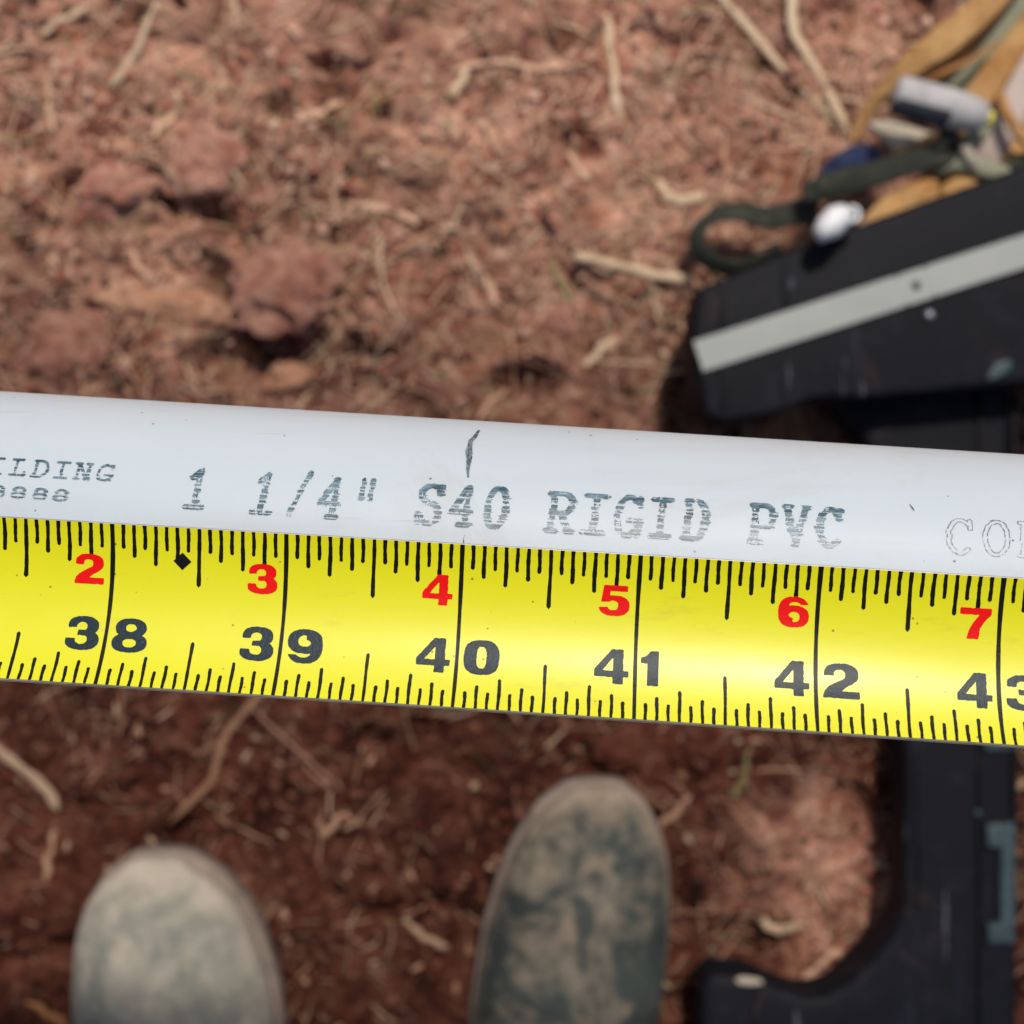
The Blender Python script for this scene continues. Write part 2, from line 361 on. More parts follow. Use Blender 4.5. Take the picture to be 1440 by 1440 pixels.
# ---- generic sweep: flattened tube along points
def sweep(pts, wid, thk, sides=6, up=None):
    pts = np.asarray(pts, float); K = len(pts)
    wid = np.broadcast_to(wid, K); thk = np.broadcast_to(thk, K)
    T = np.gradient(pts, axis=0); T /= np.linalg.norm(T, axis=1)[:, None]+1e-12
    up = np.array([0, 0, 1.]) if up is None else np.asarray(up, float)
    up = np.broadcast_to(up, (K, 3))
    S = np.cross(T, up); S /= np.linalg.norm(S, axis=1)[:, None]+1e-12; U = np.cross(S, T)
    a = (np.arange(sides)+.5)*2*math.pi/sides
    ca = np.sign(np.cos(a))*abs(np.cos(a))**.6; sa = np.sign(np.sin(a))*abs(np.sin(a))**.6
    V = pts[:, None]+S[:, None]*(ca[None, :, None]*wid[:, None, None]/2)+U[:, None]*(sa[None, :, None]*thk[:, None, None]/2)
    V = V.reshape(-1, 3); F = []
    for i in range(K-1):
        for j in range(sides):
            k = (j+1) % sides; F.append((i*sides+j, i*sides+k, (i+1)*sides+k, (i+1)*sides+j))
    F.append(tuple(range(sides))[::-1]); F.append(tuple((K-1)*sides+j for j in range(sides)))
    return V, F
def spline(ctrl, K):
    ctrl = np.asarray(ctrl, float); n_ = len(ctrl)
    if n_ == 2: return ctrl[0]+(ctrl[1]-ctrl[0])*np.linspace(0, 1, K)[:, None]
    ext = np.vstack([2*ctrl[0]-ctrl[1], ctrl, 2*ctrl[-1]-ctrl[-2]]); o = []
    for t in np.linspace(0, n_-1-1e-6, K):
        i = int(t); f = t-i; p0, p1, p2, p3 = ext[i:i+4]
        o.append(.5*((2*p1)+(-p0+p2)*f+(2*p0-5*p1+4*p2-p3)*f*f+(-p0+3*p1-3*p2+p3)*f**3))
    return np.array(o)
# ---- chopped straw and root fibres
def chaff(K):
    Vs, Fs, mi = [], [], []; off = 0; made = 0
    S = 5; sides = 4
    x0 = rng.normal(0, .30, K*3)*rng.choice([1, 1.7], K*3); y0 = rng.normal(0, .30, K*3)*rng.choice([1, 1.7], K*3)
    dens = .25+.5*vnoise(x0*9, y0*9, 77)+.5*np.clip(y0*3.2, -.62, .5)+.35*np.exp(-((x0+.27)**2+(y0-.24)**2)/.008)
    keep = rng.random(K*3) < dens; x0 = x0[keep][:K]; y0 = y0[keep][:K]
    for x, y in zip(x0, y0):
        L = float(np.clip(rng.lognormal(-4.25, .66), .004, .085)); wd = float(np.clip(rng.lognormal(-7.32, .42), .00025, .0018))
        if L > .03: wd = min(wd, .0017)
        a = rng.uniform(0, 6.3); bend = rng.normal(0, .34)
        s = np.linspace(-.5, .5, S); aa = a+bend*s
        px = x+np.cumsum(np.cos(aa))*L/S; py = y+np.cumsum(np.sin(aa))*L/S
        zz = gz(px, py); e = np.polyfit(s, zz, 1); line = np.polyval(e, s); base = np.maximum(line+max(0, (zz-line).max())*.6, zz)*.7+.3*zz
        z = base+wd*.4+abs(rng.normal(0, .0015))+.22*L*max(0, rng.normal(-.5, .6))*(s+.5)
        V, F = sweep(np.stack([px, py, z], -1), wd*np.array([.7, 1, 1, .95, .5]), wd*.45, sides)
        Vs.append(V); Fs += [tuple(i+off for i in f) for f in F]
        m = rng.choice(4, p=[.50, .22, .20, .08]); mi += [m]*len(F); off += len(V)
    o = mesh_obj('straw_litter', np.vstack(Vs), Fs, [M['straw'], M['straw_pale'], M['straw_brown'], M['straw_green']], smooth=False, mi=mi)
    tag(o, 'short bits of dry straw and root fibre strewn over the soil', 'straw litter', kind='stuff')
chaff(19000)

# ---- single stems, twigs and chips that can be told apart
def stem(name, label, cat, ctrl, wpx, m, group=None, thick=.40, lift=.0006, taper=(.7, .5)):
    s = CAMZ/FPX; q = spline([(a, b) for a, b in ctrl], 12)
    base = np.array([P(a, b, .008) for a, b in q]); zz = gz(base[:, 0], base[:, 1])
    t = np.linspace(0, 1, 12); line = np.polyval(np.polyfit(t, zz, 1), t); z = np.maximum(line+(zz-line).max()*.7, zz+.0005)+lift
    pts = np.array([P(a, b, zz_) for (a, b), zz_ in zip(q, z)])
    kk_ = rng.standard_normal((12, 2))*.00045; pts[:, :2] += kk_+np.roll(kk_, 1, 0)
    wd = wpx*.72*s*np.clip(np.minimum(taper[0]+3*t, taper[1]+3*(1-t)), .3, 1)*(1+.20*rng.standard_normal(12))
    V, F = sweep(pts, wd, wd*thick, 8)
    o = mesh_obj(name, V-pts[6], F, m); o.location = pts[6]
    tag(o, label, cat, group); return o
G = 'dry stems and twigs lying on the soil'
stem('dry_stem', 'long pale dry stem running down to the tip of the tan leather strap', 'stem', [(990, -40), (1040, 28), (1100, 92), (1160, 150), (1192, 195)], 17, M['straw_pale'], G)
stem('dry_stem', 'slimmer pinkish stem meeting the long pale stem in a V at its lower end', 'stem', [(1108, -30), (1118, 40), (1150, 100), (1176, 150), (1192, 188)], 16, M['straw_pale'], G)
stem('straw', 'pale upright straw with a small bulb end, above the middle of the pipe', 'straw', [(850, 20), (862, 80), (864, 120), (872, 168)], 14, M['straw_pale'], G)
stem('straw', 'gently arched tan straw left of centre in the upper soil', 'straw', [(488, 284), (530, 290), (570, 304), (590, 314)], 13, M['straw'], G)
stem('straw', 'thin brownish straw slanting up right below the arched tan straw', 'straw', [(540, 366), (585, 340), (625, 315)], 11, M['straw_brown'], G)
stem('twig', 'knobbly pinkish twig pointing at the left end of the black beam', 'twig', [(806, 362), (840, 366), (885, 378), (930, 390), (970, 396)], 17, M['straw_pale'], G, .8)
stem('bark_chip', 'curled pale pinkish bark chip left of the navy cloth', 'chip', [(925, 258), (942, 276), (965, 282), (992, 272)], 22, M['straw_pale'], G, .6)
stem('straw', 'short grey white flat straw chip just above the pipe, left of the black beam', 'straw', [(822, 516), (842, 492), (866, 472)], 17, M['straw_pale'], G)
stem('twig', 'orange brown twig bent at its lower end, above the pale boot', 'twig', [(385, 955), (352, 990), (322, 1030), (300, 1090), (272, 1122), (238, 1158)], 15, M['straw_brown'], G, .8)
stem('straw', 'whitish curved straw lying between the two boots', 'straw', [(566, 1292), (590, 1312), (612, 1326), (632, 1330)], 14, M['straw_pale'], G)
stem('straw', 'thick pale curled straw at the left edge below the tape', 'straw', [(-10, 1050), (30, 1080), (62, 1108), (80, 1140)], 20, M['straw_pale'], G)
stem('straw', 'upright pale straw left of the pale boot', 'straw', [(76, 1170), (70, 1205), (62, 1240)], 13, M['straw'], G)
stem('twig', 'bright orange twig in the bottom left corner beside the pale boot', 'twig', [(36, 1410), (70, 1428), (100, 1450)], 15, M['straw_orange'], G)
stem('straw', 'pale straw leaning away from the right side of the dark boot toe', 'straw', [(928, 1160), (950, 1140), (974, 1118)], 13, M['straw'], G)
stem('straw', 'olive bent straw under the tape to the right of the dark boot', 'straw', [(1028, 1120), (1045, 1095), (1052, 1052)], 13, M['straw_green'], G)
stem('straw', 'long pale straw slanting across the upper left corner', 'straw', [(222, 5), (200, 50), (180, 90), (155, 122)], 13, M['straw_pale'], G)
stem('straw', 'broad pale straw in the far upper left corner', 'straw', [(54, 52), (85, 30), (122, 8)], 12, M['straw_pale'], G)
stem('straw', 'pale straw pointing down left above the round grey clod', 'straw', [(216, 190), (235, 168), (256, 152)], 12, M['straw'], G)
stem('straw', 'short straw slanting up right, nearest above the dark soil hole near the top', 'straw', [(420, 172), (450, 155), (478, 142)], 13, M['straw'], G)
stem('straw', 'bent pale straw lying over the orange clod left of the big hollow', 'straw', [(182, 350), (195, 375), (214, 396)], 13, M['straw'], G)
stem('straw', 'short straw slanting down right above the twig by the black beam', 'straw', [(798, 216), (815, 235), (830, 256)], 12, M['straw'], G)
stem('straw', 'short stubby straw in the middle, well above the pencil mark', 'straw', [(678, 384), (690, 408), (702, 430)], 13, M['straw'], G)
stem('straw', 'two-bend greenish straw left of the knobbly twig', 'straw', [(776, 370), (788, 400), (806, 432)], 11, M['straw_green'], G)
stem('straw', 'fat pale straw stub lying in the soil patch beside the black post', 'straw', [(1072, 1292), (1085, 1302), (1102, 1308), (1132, 1300)], 17, M['straw_pale'], G)
stem('straw', 'pale broken stalk ending at the black foot in the lower soil patch', 'straw', [(1130, 1378), (1155, 1355), (1185, 1335)], 16, M['straw'], G)
stem('straw', 'pale straw touching the left edge of the black post', 'straw', [(1225, 1210), (1243, 1218), (1256, 1224)], 13, M['straw_pale'], G)
stem('straw', 'small hooked pale straw in the lower soil, right of the orange brown twig', 'straw', [(450, 1172), (468, 1162), (478, 1146), (498, 1150)], 13, M['straw'], G)
stem('straw', 'thin vertical pale straw at the left edge of the upper soil', 'straw', [(68, 105), (70, 145), (72, 190)], 11, M['straw'], G)
stem('straw', 'pale horizontal straw under the bleached patch near the top middle', 'straw', [(640, 100), (700, 88), (760, 94), (815, 98)], 9, M['straw'], G)
stem('straw', 'slanting pale straw left of the pale horizontal straw', 'straw', [(636, 132), (648, 112), (658, 96)], 16, M['straw_pale'], G)
stem('straw', 'thin straw slanting under the pipe beside the pencil mark', 'straw', [(672, 592), (690, 566), (712, 548)], 9, M['straw'], G)

def clod(label, px, py, rx, ry, rot, h, m, seed):
    s = CAMZ/FPX; bm = bmesh.new(); bmesh.ops.create_icosphere(bm, subdivisions=5, radius=1)
    c0 = P(px, py, .01); z0 = float(gz(np.array([c0[0]]), np.array([c0[1]]))[0]); c0 = P(px, py, z0)
    for v in bm.verts:
        q = v.co.copy(); o = Vector((seed*3.1, seed*1.7, 0))
        d = 1+.46*mnoise.fractal(q*1.3+o, .8, 2.1, 6)+.09*mnoise.noise(q*7+o)
        d -= .10*abs(mnoise.noise(q*3.2+o))
        q *= d; v.co = Vector((q.x*rx*s, q.y*ry*s, q.z*h))
    o = bm_obj('soil_clod', bm, m); o.location = (c0[0], c0[1], z0-h*.12); o.scale = (1, 1, .72); o.rotation_euler = (0, 0, rot)
    tag(o, label, 'clod', 'large clods of red soil'); return o
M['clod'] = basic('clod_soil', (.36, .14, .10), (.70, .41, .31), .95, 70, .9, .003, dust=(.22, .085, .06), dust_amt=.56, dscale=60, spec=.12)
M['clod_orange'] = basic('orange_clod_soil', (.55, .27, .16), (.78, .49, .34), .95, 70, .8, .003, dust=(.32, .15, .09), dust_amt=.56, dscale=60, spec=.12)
clod('large rounded clod of red soil right of the dark hollow', 408, 405, 70, 62, .2, .018, M['clod'], 1)
clod('long flat orange clod left of the dark hollow', 232, 432, 92, 36, -.22, .014, M['clod_orange'], 2)
clod('round ringed clod just above the left end of the pipe', 92, 498, 64, 52, .1, .013, M['clod'], 3)
clod('broad grey brown clod under the short slanting straw, upper left', 282, 222, 66, 52, -.3, .015, M['clod'], 4)
clod('pinkish clod at left between the two small dark holes', 168, 262, 56, 36, .5, .014, M['clod'], 5)
clod('small orange clod touching the pipe below the dark hollow', 405, 532, 36, 22, 0, .012, M['clod_orange'], 6)
clod('small purplish clod above the pipe right of centre', 795, 462, 50, 38, .4, .012, M['clod'], 7)
clod('long pinkish clod under the tape above the dark boot', 888, 1050, 58, 26, .25, .012, M['clod'], 8)
clod('orange brown clod in the arch between the black beam and post', 1105, 606, 50, 34, .2, .014, M['clod_orange'], 9)

# ------------------------------------------------------------------ pipe and tape frames (metres)
IN = .0254; RP = .83*IN
TH, PH, PCY, PCZ, U0, B1, N1, B2, N2, THT, PHT, KN, KB, SH = (6.47963958e-02, 4.71109312e-02, -7.04408799e-03, 5.77247257e-01, -6.13219370e-03, 2.06423865e-03, 2.13826055e-02, -2.09597312e-02, 2.48407637e-02, 5.89083630e-02, 4.74835476e-02, 6.84197618e-02, -1.36471998e-02, 2.04222669e-04)
def frame(th, ph):
    a = np.array([math.cos(th)*math.cos(ph), -math.sin(th)*math.cos(ph), math.sin(ph)])
    b = np.array([math.sin(th), math.cos(th), 0]); return a, b, np.cross(a, b)
pa, pb, pn = frame(TH, PH); ta, tb, tn = frame(THT, PHT); PC = np.array([0, PCY, PCZ])
def pipe_pt(u, t, r=RP):
    u = np.asarray(u, float); t = np.asarray(t, float)/RP
    return PC+u[..., None]*pa+r*(np.sin(t)[..., None]*pb+np.cos(t)[..., None]*pn)
SAG = .0028; N1 += .00075; N2 += .0012; CH = math.hypot(B2-B1, N2-N1); RT = ((CH/2)**2+SAG**2)/2/SAG; AL = math.asin(CH/2/RT); TARC = .9567
TE = np.array([B2-B1, N2-N1])/CH; TM = np.array([-TE[1], TE[0]]); TM = TM if TM[1] > 0 else -TM
def tape_pt(u, v, off=0.):
    """u metres along from inch 40, v 'inches' across from the far edge"""
    u = np.asarray(u, float); v = np.asarray(v, float)/TARC
    s = (v-.5)*2*AL; r = RT-off
    x = .5+r*np.sin(s)/CH; d = -(r*np.cos(s)-RT*math.cos(AL))
    bb = B1+TE[0]*CH*x+TM[0]*d; nn = N1+TE[1]*CH*x+TM[1]*d
    U = u+U0+SH*v; q = np.where(abs(U) < .09, U**2, .09**2+.18*(abs(U)-.09))
    return PC+U[..., None]*ta+bb[..., None]*tb+nn[..., None]*tn+(KN*q)[..., None]*tn+(KB*q)[..., None]*tb
def grid_mesh(name, Pf, us, vs, m, parent=None, flip=False):
    U, V = np.meshgrid(us, vs); A = Pf(U, V); I = np.arange(U.size).reshape(U.shape)
    F = np.stack([I[:-1, :-1], I[:-1, 1:], I[1:, 1:], I[1:, :-1]], -1).reshape(-1, 4)
    if flip: F = F[:, ::-1]
    return mesh_obj(name, A.reshape(-1, 3), F, m, parent)

pipe = empty('pvc_pipe'); tag(pipe, 'white rigid plastic pipe printed with its size, crossing the picture above the tape', 'pipe')
K = 160; t = np.linspace(0, 2*math.pi*RP, K+1)[:-1]; L0, L1 = -1.1, 1.3
Vp = []; 
for u_, r_ in ((L0, RP-.0035), (L0, RP), (L1, RP), (L1, RP-.0035)): Vp.append(pipe_pt(np.full(K, u_), t, r_))
Vp = np.vstack(Vp); Fp = []
for a_, b_ in ((0, 1), (1, 2), (2, 3), (3, 0)):
    for j in range(K): k = (j+1) % K; Fp.append((a_*K+j, a_*K+k, b_*K+k, b_*K+j))
o = mesh_obj('tube', Vp, Fp, M['pvc'], pipe); o.data.polygons.foreach_set('use_smooth', [True]*len(Fp))
md = o.modifiers.new('edges', 'EDGE_SPLIT'); md.split_angle = R_(40)

tape = empty('measuring_tape'); tag(tape, 'yellow measuring tape blade showing inches 38 to 43 lying along the white pipe', 'tape measure')
us = np.linspace(-.2785, .2785, 65); vs = np.linspace(0, TARC, 25)
# steel blade: closed strip
Ut, Vt = np.meshgrid(us, vs); A = tape_pt(Ut, Vt, 0.); Bk = tape_pt(Ut, Vt, -.00030)
nu = len(us); nv = len(vs); top_i = np.arange(nu*nv).reshape(nv, nu); bot_i = top_i+nu*nv
q4 = lambda I: np.stack([I[:-1, :-1], I[:-1, 1:], I[1:, 1:], I[1:, :-1]], -1).reshape(-1, 4)
Fl = [q4(top_i)[:, ::-1], q4(bot_i)]
for r0 in ((0,), (nv-1,)):
    r0 = r0[0]; Fl.append(np.stack([top_i[r0, :-1], top_i[r0, 1:], bot_i[r0, 1:], bot_i[r0, :-1]], -1))
for c0 in (0, nu-1): Fl.append(np.stack([top_i[:-1, c0], top_i[1:, c0], bot_i[1:, c0], bot_i[:-1, c0]], -1))
bl = mesh_obj('blade', np.vstack([A.reshape(-1, 3), Bk.reshape(-1, 3)]), np.vstack(Fl), M['steel'], tape, smooth=False)
grid_mesh('coating', lambda U, V: tape_pt(U, V, .00004), us, np.linspace(.003, TARC-.010, 49), M['yellow'], tape, True)

# ------------------------------------------------------------------ print: glyphs as thin raised ink, row by row
def raster(fn, w_, h_, nx, ny):
    X, Y = np.meshgrid((np.arange(nx)+.5)/nx*w_, (np.arange(ny)+.5)/ny*h_); return fn(X, Y)
def runs_mesh(B, x0, x1, y0, y1, Pf, V, F):
    """boolean grid -> horizontal runs -> quads on the surface Pf(x, y)"""
    ny, nx = B.shape; dx = (x1-x0)/nx; dy = (y1-y0)/ny
    for j in range(ny):
        d = np.diff(np.concatenate([[0], B[j].astype(np.int8), [0]])); s = np.where(d == 1)[0]; e = np.where(d == -1)[0]
        for a, b in zip(s, e):
            k = len(V); xa, xb = x0+a*dx, x0+b*dx; ya, yb = y0+j*dy, y0+(j+1)*dy
            V += [(xa, ya), (xb, ya), (xb, yb), (xa, yb)]; F.append((k, k+1, k+2, k+3))
def se(X, Y, cx, cy, rx, ry, p=2.3): return (abs((X-cx)/rx)**p+abs((Y-cy)/ry)**p) < 1
def pol(X, Y, pts):
    ins = np.zeros(X.shape, bool); n_ = len(pts)
    for i in range(n_):
        (xa, ya), (xb, yb) = pts[i], pts[(i+1) % n_]
        if ya == yb: continue
        c = ((ya > Y) != (yb > Y)) & (X < (xb-xa)*(Y-ya)/(yb-ya)+xa); ins ^= c
    return ins
def g0(X, Y): return se(X, Y, .5, .5, .5, .5, 2.7) & ~se(X, Y, .5, .5, .135, .31, 3)
def g1(X, Y): return pol(X, Y, [(.30, 1), (.30, .36), (0, .36), (0, .20), (.22, .16), (.36, .07), (.42, 0), (.80, 0), (.80, 1)])
def g8(X, Y): return (se(X, Y, .5, .275, .44, .275) | se(X, Y, .5, .715, .5, .285)) & ~se(X, Y, .5, .275, .15, .11) & ~se(X, Y, .5, .72, .19, .125)
def g3(X, Y):
    a = (se(X, Y, .49, .28, .46, .28) & ~se(X, Y, .45, .30, .155, .125)) & ~((X < .42) & (Y > .34))
    b = (se(X, Y, .49, .70, .51, .30) & ~se(X, Y, .46, .68, .175, .135)) & ~((X < .34) & (Y < .66))
    m_ = (X > .34) & (X < .62) & (Y > .405) & (Y < .56)
    return (a & (Y < .56)) | (b & (Y > .41) & ~((X < .36) & (Y < .66))) | m_
def g9(X, Y):
    a = se(X, Y, .49, .355, .49, .355) & ~se(X, Y, .48, .34, .18, .165)
    b = se(X, Y, .5, .5, .5, .5, 2.4) & ~se(X, Y, .46, .56, .24, .265) & ((X > .52) | (Y > .74))
    return a | b
def g6(X, Y): return g9(1-X, 1-Y)
def g2(X, Y):
    a = se(X, Y, .5, .31, .47, .31) & ~se(X, Y, .46, .32, .155, .135) & ~((X < .5) & (Y > .36)) & ~((Y > .40) & (X < .60))
    a &= (Y < .52)
    d = pol(X, Y, [(.97, .31), (.93, .46), (.82, .56), (.62, .68), (.50, .79), (1, .79), (1, 1), (0, 1), (0, .93), (.05, .80), (.16, .67), (.36, .54), (.58, .43), (.65, .33)])
    return a | d
def g4(X, Y):
    o_ = pol(X, Y, [(.50, 0), (.84, 0), (.84, .61), (1, .61), (1, .79), (.84, .79), (.84, 1), (.54, 1), (.54, .80), (0, .80), (0, .60)])
    return o_ & ~pol(X, Y, [(.545, .24), (.545, .62), (.235, .62)])
def g5(X, Y):
    a = pol(X, Y, [(.14, 0), (.92, 0), (.92, .19), (.36, .19), (.34, .34), (.34, .54), (.07, .56)])
    b = se(X, Y, .49, .66, .51, .34) & ~se(X, Y, .45, .655, .18, .155) & ~((X < .34) & (Y < .68) & (Y > .50)) & (Y > .33)
    return a | (b & ~((X < .30) & (Y < .72)))
def g7(X, Y): return pol(X, Y, [(0, 0), (1, 0), (1, .20), (.80, .42), (.66, .66), (.62, 1), (.24, 1), (.30, .74), (.42, .50), (.62, .215), (0, .215)])
DG = {'0': g0, '1': g1, '2': g2, '3': g3, '4': g4, '5': g5, '6': g6, '7': g7, '8': g8, '9': g9}
def tape_print(name, parts, m, off, label=None):
    V, F = [], []
    for B, x0, x1, y0, y1 in parts: runs_mesh(B, x0, x1, y0, y1, None, V, F)
    V = np.array(V); o = mesh_obj(name, tape_pt(V[:, 0]*IN, V[:, 1], off), np.array(F)[:, ::-1], m, tape)
    if label: o['label'] = label
    return o
def digit(ch, x0, x1, y0, y1, nx=90, ny=90):
    X, Y = np.meshgrid((np.arange(nx)+.5)/nx, (np.arange(ny)+.5)/ny); sd_ = int(abs(x0)*977)+ord(ch)
    B = DG[ch](X+.020*fbm(X, Y, 14, 2, sd_), Y+.020*fbm(X, Y, 14, 2, sd_+50)).astype(float)
    for _ in range(3):
        Q = np.pad(B, 1); B = (Q[:-2, 1:-1]+Q[2:, 1:-1]+Q[1:-1, :-2]+Q[1:-1, 2:]+Q[1:-1, 1:-1]+.5*(Q[:-2, :-2]+Q[2:, 2:]+Q[2:, :-2]+Q[:-2, 2:]))/7
    return (B > .5, x0, x1, y0, y1)
for inch in range(30, 51):
    u = inch-40
    s_ = str(inch)
    lft = (u-.228, u-.036) if s_[0] != '1' else (u-.17, u-.04)
    rgt = (u+.038, u+.240) if s_[1] != '1' else (u+.030, u+.155)
    tape_print('numeral', [digit(s_[0], *lft, .546, .746)], M['slate_print'], .00009, 'dark slate %s left of the inch %s line' % (s_[0], s_) if 37 < inch < 44 else None)
    tape_print('numeral', [digit(s_[1], *rgt, .544, .744)], M['slate_print'], .00009, 'dark slate %s right of the inch %s line' % (s_[1], s_) if 37 < inch < 44 else None)
    f_ = inch % 12
    if f_ == 0: f_ = 12
    for q_, chq in enumerate(str(f_)[::-1]):
        xx = (u-.218-q_*.19, u-.046-q_*.19)
        tape_print('numeral', [digit(chq, *xx, .186, .360)], M['red_print'], .00010, 'red %s left of the inch %s line' % (chq, s_) if 37 < inch < 44 else None)
def tick(u, v0, v1, w0, w1, rnd=True, sd=0):
    """tapered bar with a rounded inner end"""
    n_ = 26; V = []; F = []
    for i in range(n_):
        f = i/(n_-1); v = v0+(v1-v0)*f; wv = (w0+(w1-w0)*f)*(1+.07*math.sin(sd*7.1+f*9)+.05*math.sin(sd*3.7+f*23)+.03*math.sin(sd*5+f*61))*(1.04+.05*math.sin(sd*2.3))
        if rnd:
            dd = abs(v1-v); 
            if dd < w1/2: wv = 2*math.sqrt(max(0, (w1/2)**2-(w1/2-dd)**2))*.98+.0004
        o_ = .0012*math.sin(sd*1.9+f*6); V += [(u-wv/2+o_, v), (u+wv/2+o_, v)]
    for i in range(n_-1): F.append((2*i, 2*i+1, 2*i+3, 2*i+2))
    return V, F
def tick_obj(name, ts, flip, m=None, label=None):
    V, F = [], []
    for a, f_ in ts: k = len(V); V += a; F += [tuple(i+k for i in q) for q in f_]
    V = np.array(V); F = np.array(F)
    if flip: F = F[:, ::-1]
    o = mesh_obj(name, tape_pt(V[:, 0]*IN, V[:, 1], .00007), F, m or M['black_print'], tape)
    if label: o['label'] = label
LT = {1: .148, 2: .197, 4: .238, 8: .345}; LB = {1: .112, 2: .152, 4: .196, 8: .300}
up_, dn_, ln_ = [], [], []; sd_ = 0
for k16 in range(-16*11, 16*11):
    sd_ += 1; u = k16/16
    if k16 % 16 == 0:
        a, f_ = tick(u, .003, TARC-.010, .0255, .0195, False, sd_); ln_.append((a, f_)); continue
    g_ = 8 if k16 % 8 == 0 else 4 if k16 % 4 == 0 else 2 if k16 % 2 == 0 else 1
    up_.append(tick(u, .003, LT[g_], .0205, .0235 if g_ > 1 else .0205, True, sd_))
    dn_.append(tick(u, TARC-.010, TARC-LB[g_], .0165, .0195, True, sd_))
def split(ts, nm, flip): tick_obj(nm, ts, flip)
tick_obj('graduation_marks', up_, True, label='short black ticks along the edge touching the pipe')
tick_obj('graduation_marks', dn_, False, label='short black ticks along the lower free edge')
for i, tt in enumerate(ln_): tick_obj('inch_line', [tt], True)
dv = [(-1.597-.052, .199), (-1.597, .148), (-1.597+.052, .199), (-1.597, .250)]
o = mesh_obj('diamond_mark', tape_pt(np.array(dv)[:, 0]*IN, np.array(dv)[:, 1], .0001), [(0, 3, 2, 1)], M['black_print'], tape)

# ---- lettering on the pipe: strokes broken into bands as a dragged ink print
def seg(X, Y, a, b, wx, wy):
    ax_, ay = a; bx, by = b; xs = (X-ax_)/wx; ys = (Y-ay)/wy; dx, dy = (bx-ax_)/wx, (by-ay)/wy
    L = dx*dx+dy*dy+1e-12; t_ = np.clip((xs*dx+ys*dy)/L, 0, 1); return (xs-t_*dx)**2+(ys-t_*dy)**2 < 1
def strokes(lst):
    def f(X, Y, wx, wy, m0):
        B = np.zeros(X.shape, bool)
        for s in lst:
            for i in range(len(s)-1): B |= seg(X, Y, (m0+(1-2*m0)*s[i][0], m0*.6+(1-1.2*m0)*s[i][1]), (m0+(1-2*m0)*s[i+1][0], m0*.6+(1-1.2*m0)*s[i+1][1]), wx, wy)
        return B
    return f
def arc(cx, cy, rx, ry, a0, a1, k=14): return [(cx+rx*math.cos(R_(a)), cy-ry*math.sin(R_(a))) for a in np.linspace(a0, a1, k)]
GL = {
 'I': [[(0, 0), (1, 0)], [(.5, 0), (.5, 1)], [(0, 1), (1, 1)]],
 '1': [[(.15, .22), (.35, .10), (.55, 0), (.55, 1)], [(.05, 1), (1, 1)]],
 '/': [[(1, 0), (0, 1)]],
 '"': [[(.2, 0), (.2, 1)], [(.8, 0), (.8, 1)]],
 '4': [[(.78, 0), (.78, 1)], [(.72, 0), (0, .68)], [(0, .68), (1, .68)], [(.5, 1), (1, 1)]],
 '0': [arc(.5, .5, .5, .5, 0, 360, 28)],
 'S': [arc(.5, .24, .46, .24, 20, 180)+arc(.5, .24, .46, .24, 180, 265)+arc(.5, .76, .5, .26, 85, -90)+arc(.5, .76, .5, .26, -90, -165), [(.96, .0), (.96, .22)], [(.02, .8), (.02, 1)]],
 'R': [[(.15, 0), (.15, 1)], [(0, 0), (.6, 0)], arc(.6, .27, .34, .27, 90, -90), [(.15, .54), (.6, .54)], [(.5, .56), (.92, 1)], [(0, 1), (.35, 1)], [(.78, 1), (1, 1)]],
 'P': [[(.15, 0), (.15, 1)], [(0, 0), (.6, 0)], arc(.6, .3, .38, .3, 90, -90), [(.15, .6), (.6, .6)], [(0, 1), (.42, 1)]],
 'D': [[(.15, 0), (.15, 1)], [(0, 0), (.5, 0)], arc(.5, .5, .48, .5, 90, -90), [(0, 1), (.5, 1)]],
 'V': [[(.10, .02), (.5, 1)], [(.90, .02), (.5, 1)], [(0, 0), (.24, 0)], [(.76, 0), (1, 0)]],
 'C': [arc(.52, .5, .5, .5, 48, 312, 24), [(.94, .02), (.94, .26)]],
 'G': [arc(.52, .5, .5, .5, 48, 330, 24), [(.94, .02), (.94, .22)], [(.55, .62), (1, .62)], [(.96, .62), (.96, .98)]],
 'L': [[(.0, 0), (.7, 0)], [(.32, 0), (.32, 1)], [(0, 1), (1, 1)], [(1, 1), (1, .8)]],
 'N': [[(.15, 0), (.15, 1)], [(.15, 0), (.85, 1)], [(.85, 0), (.85, 1)], [(0, 0), (.3, 0)], [(.68, 0), (1, 0)], [(0, 1), (.32, 1)], [(.7, 1), (1, 1)]],
 'O': [arc(.5, .5, .5, .5, 0, 360, 28)],
 'U': [[(0, 0), (.35, 0)], [(.65, 0), (1, 0)], [(.15, 0), (.15, .7)], arc(.5, .68, .35, .32, 180, 360), [(.85, 0), (.85, .7)]],
 'B': [[(.15, 0), (.15, 1)], [(0, 0), (.6, 0)], arc(.6, .24, .3, .24, 90, -90), [(.15, .48), (.6, .48)], arc(.6, .74, .38, .26, 90, -90), [(0, 1), (.6, 1)]],
 '8': [arc(.5, .26, .42, .26, 0, 360, 24), arc(.5, .76, .5, .26, 0, 360, 24)],
}
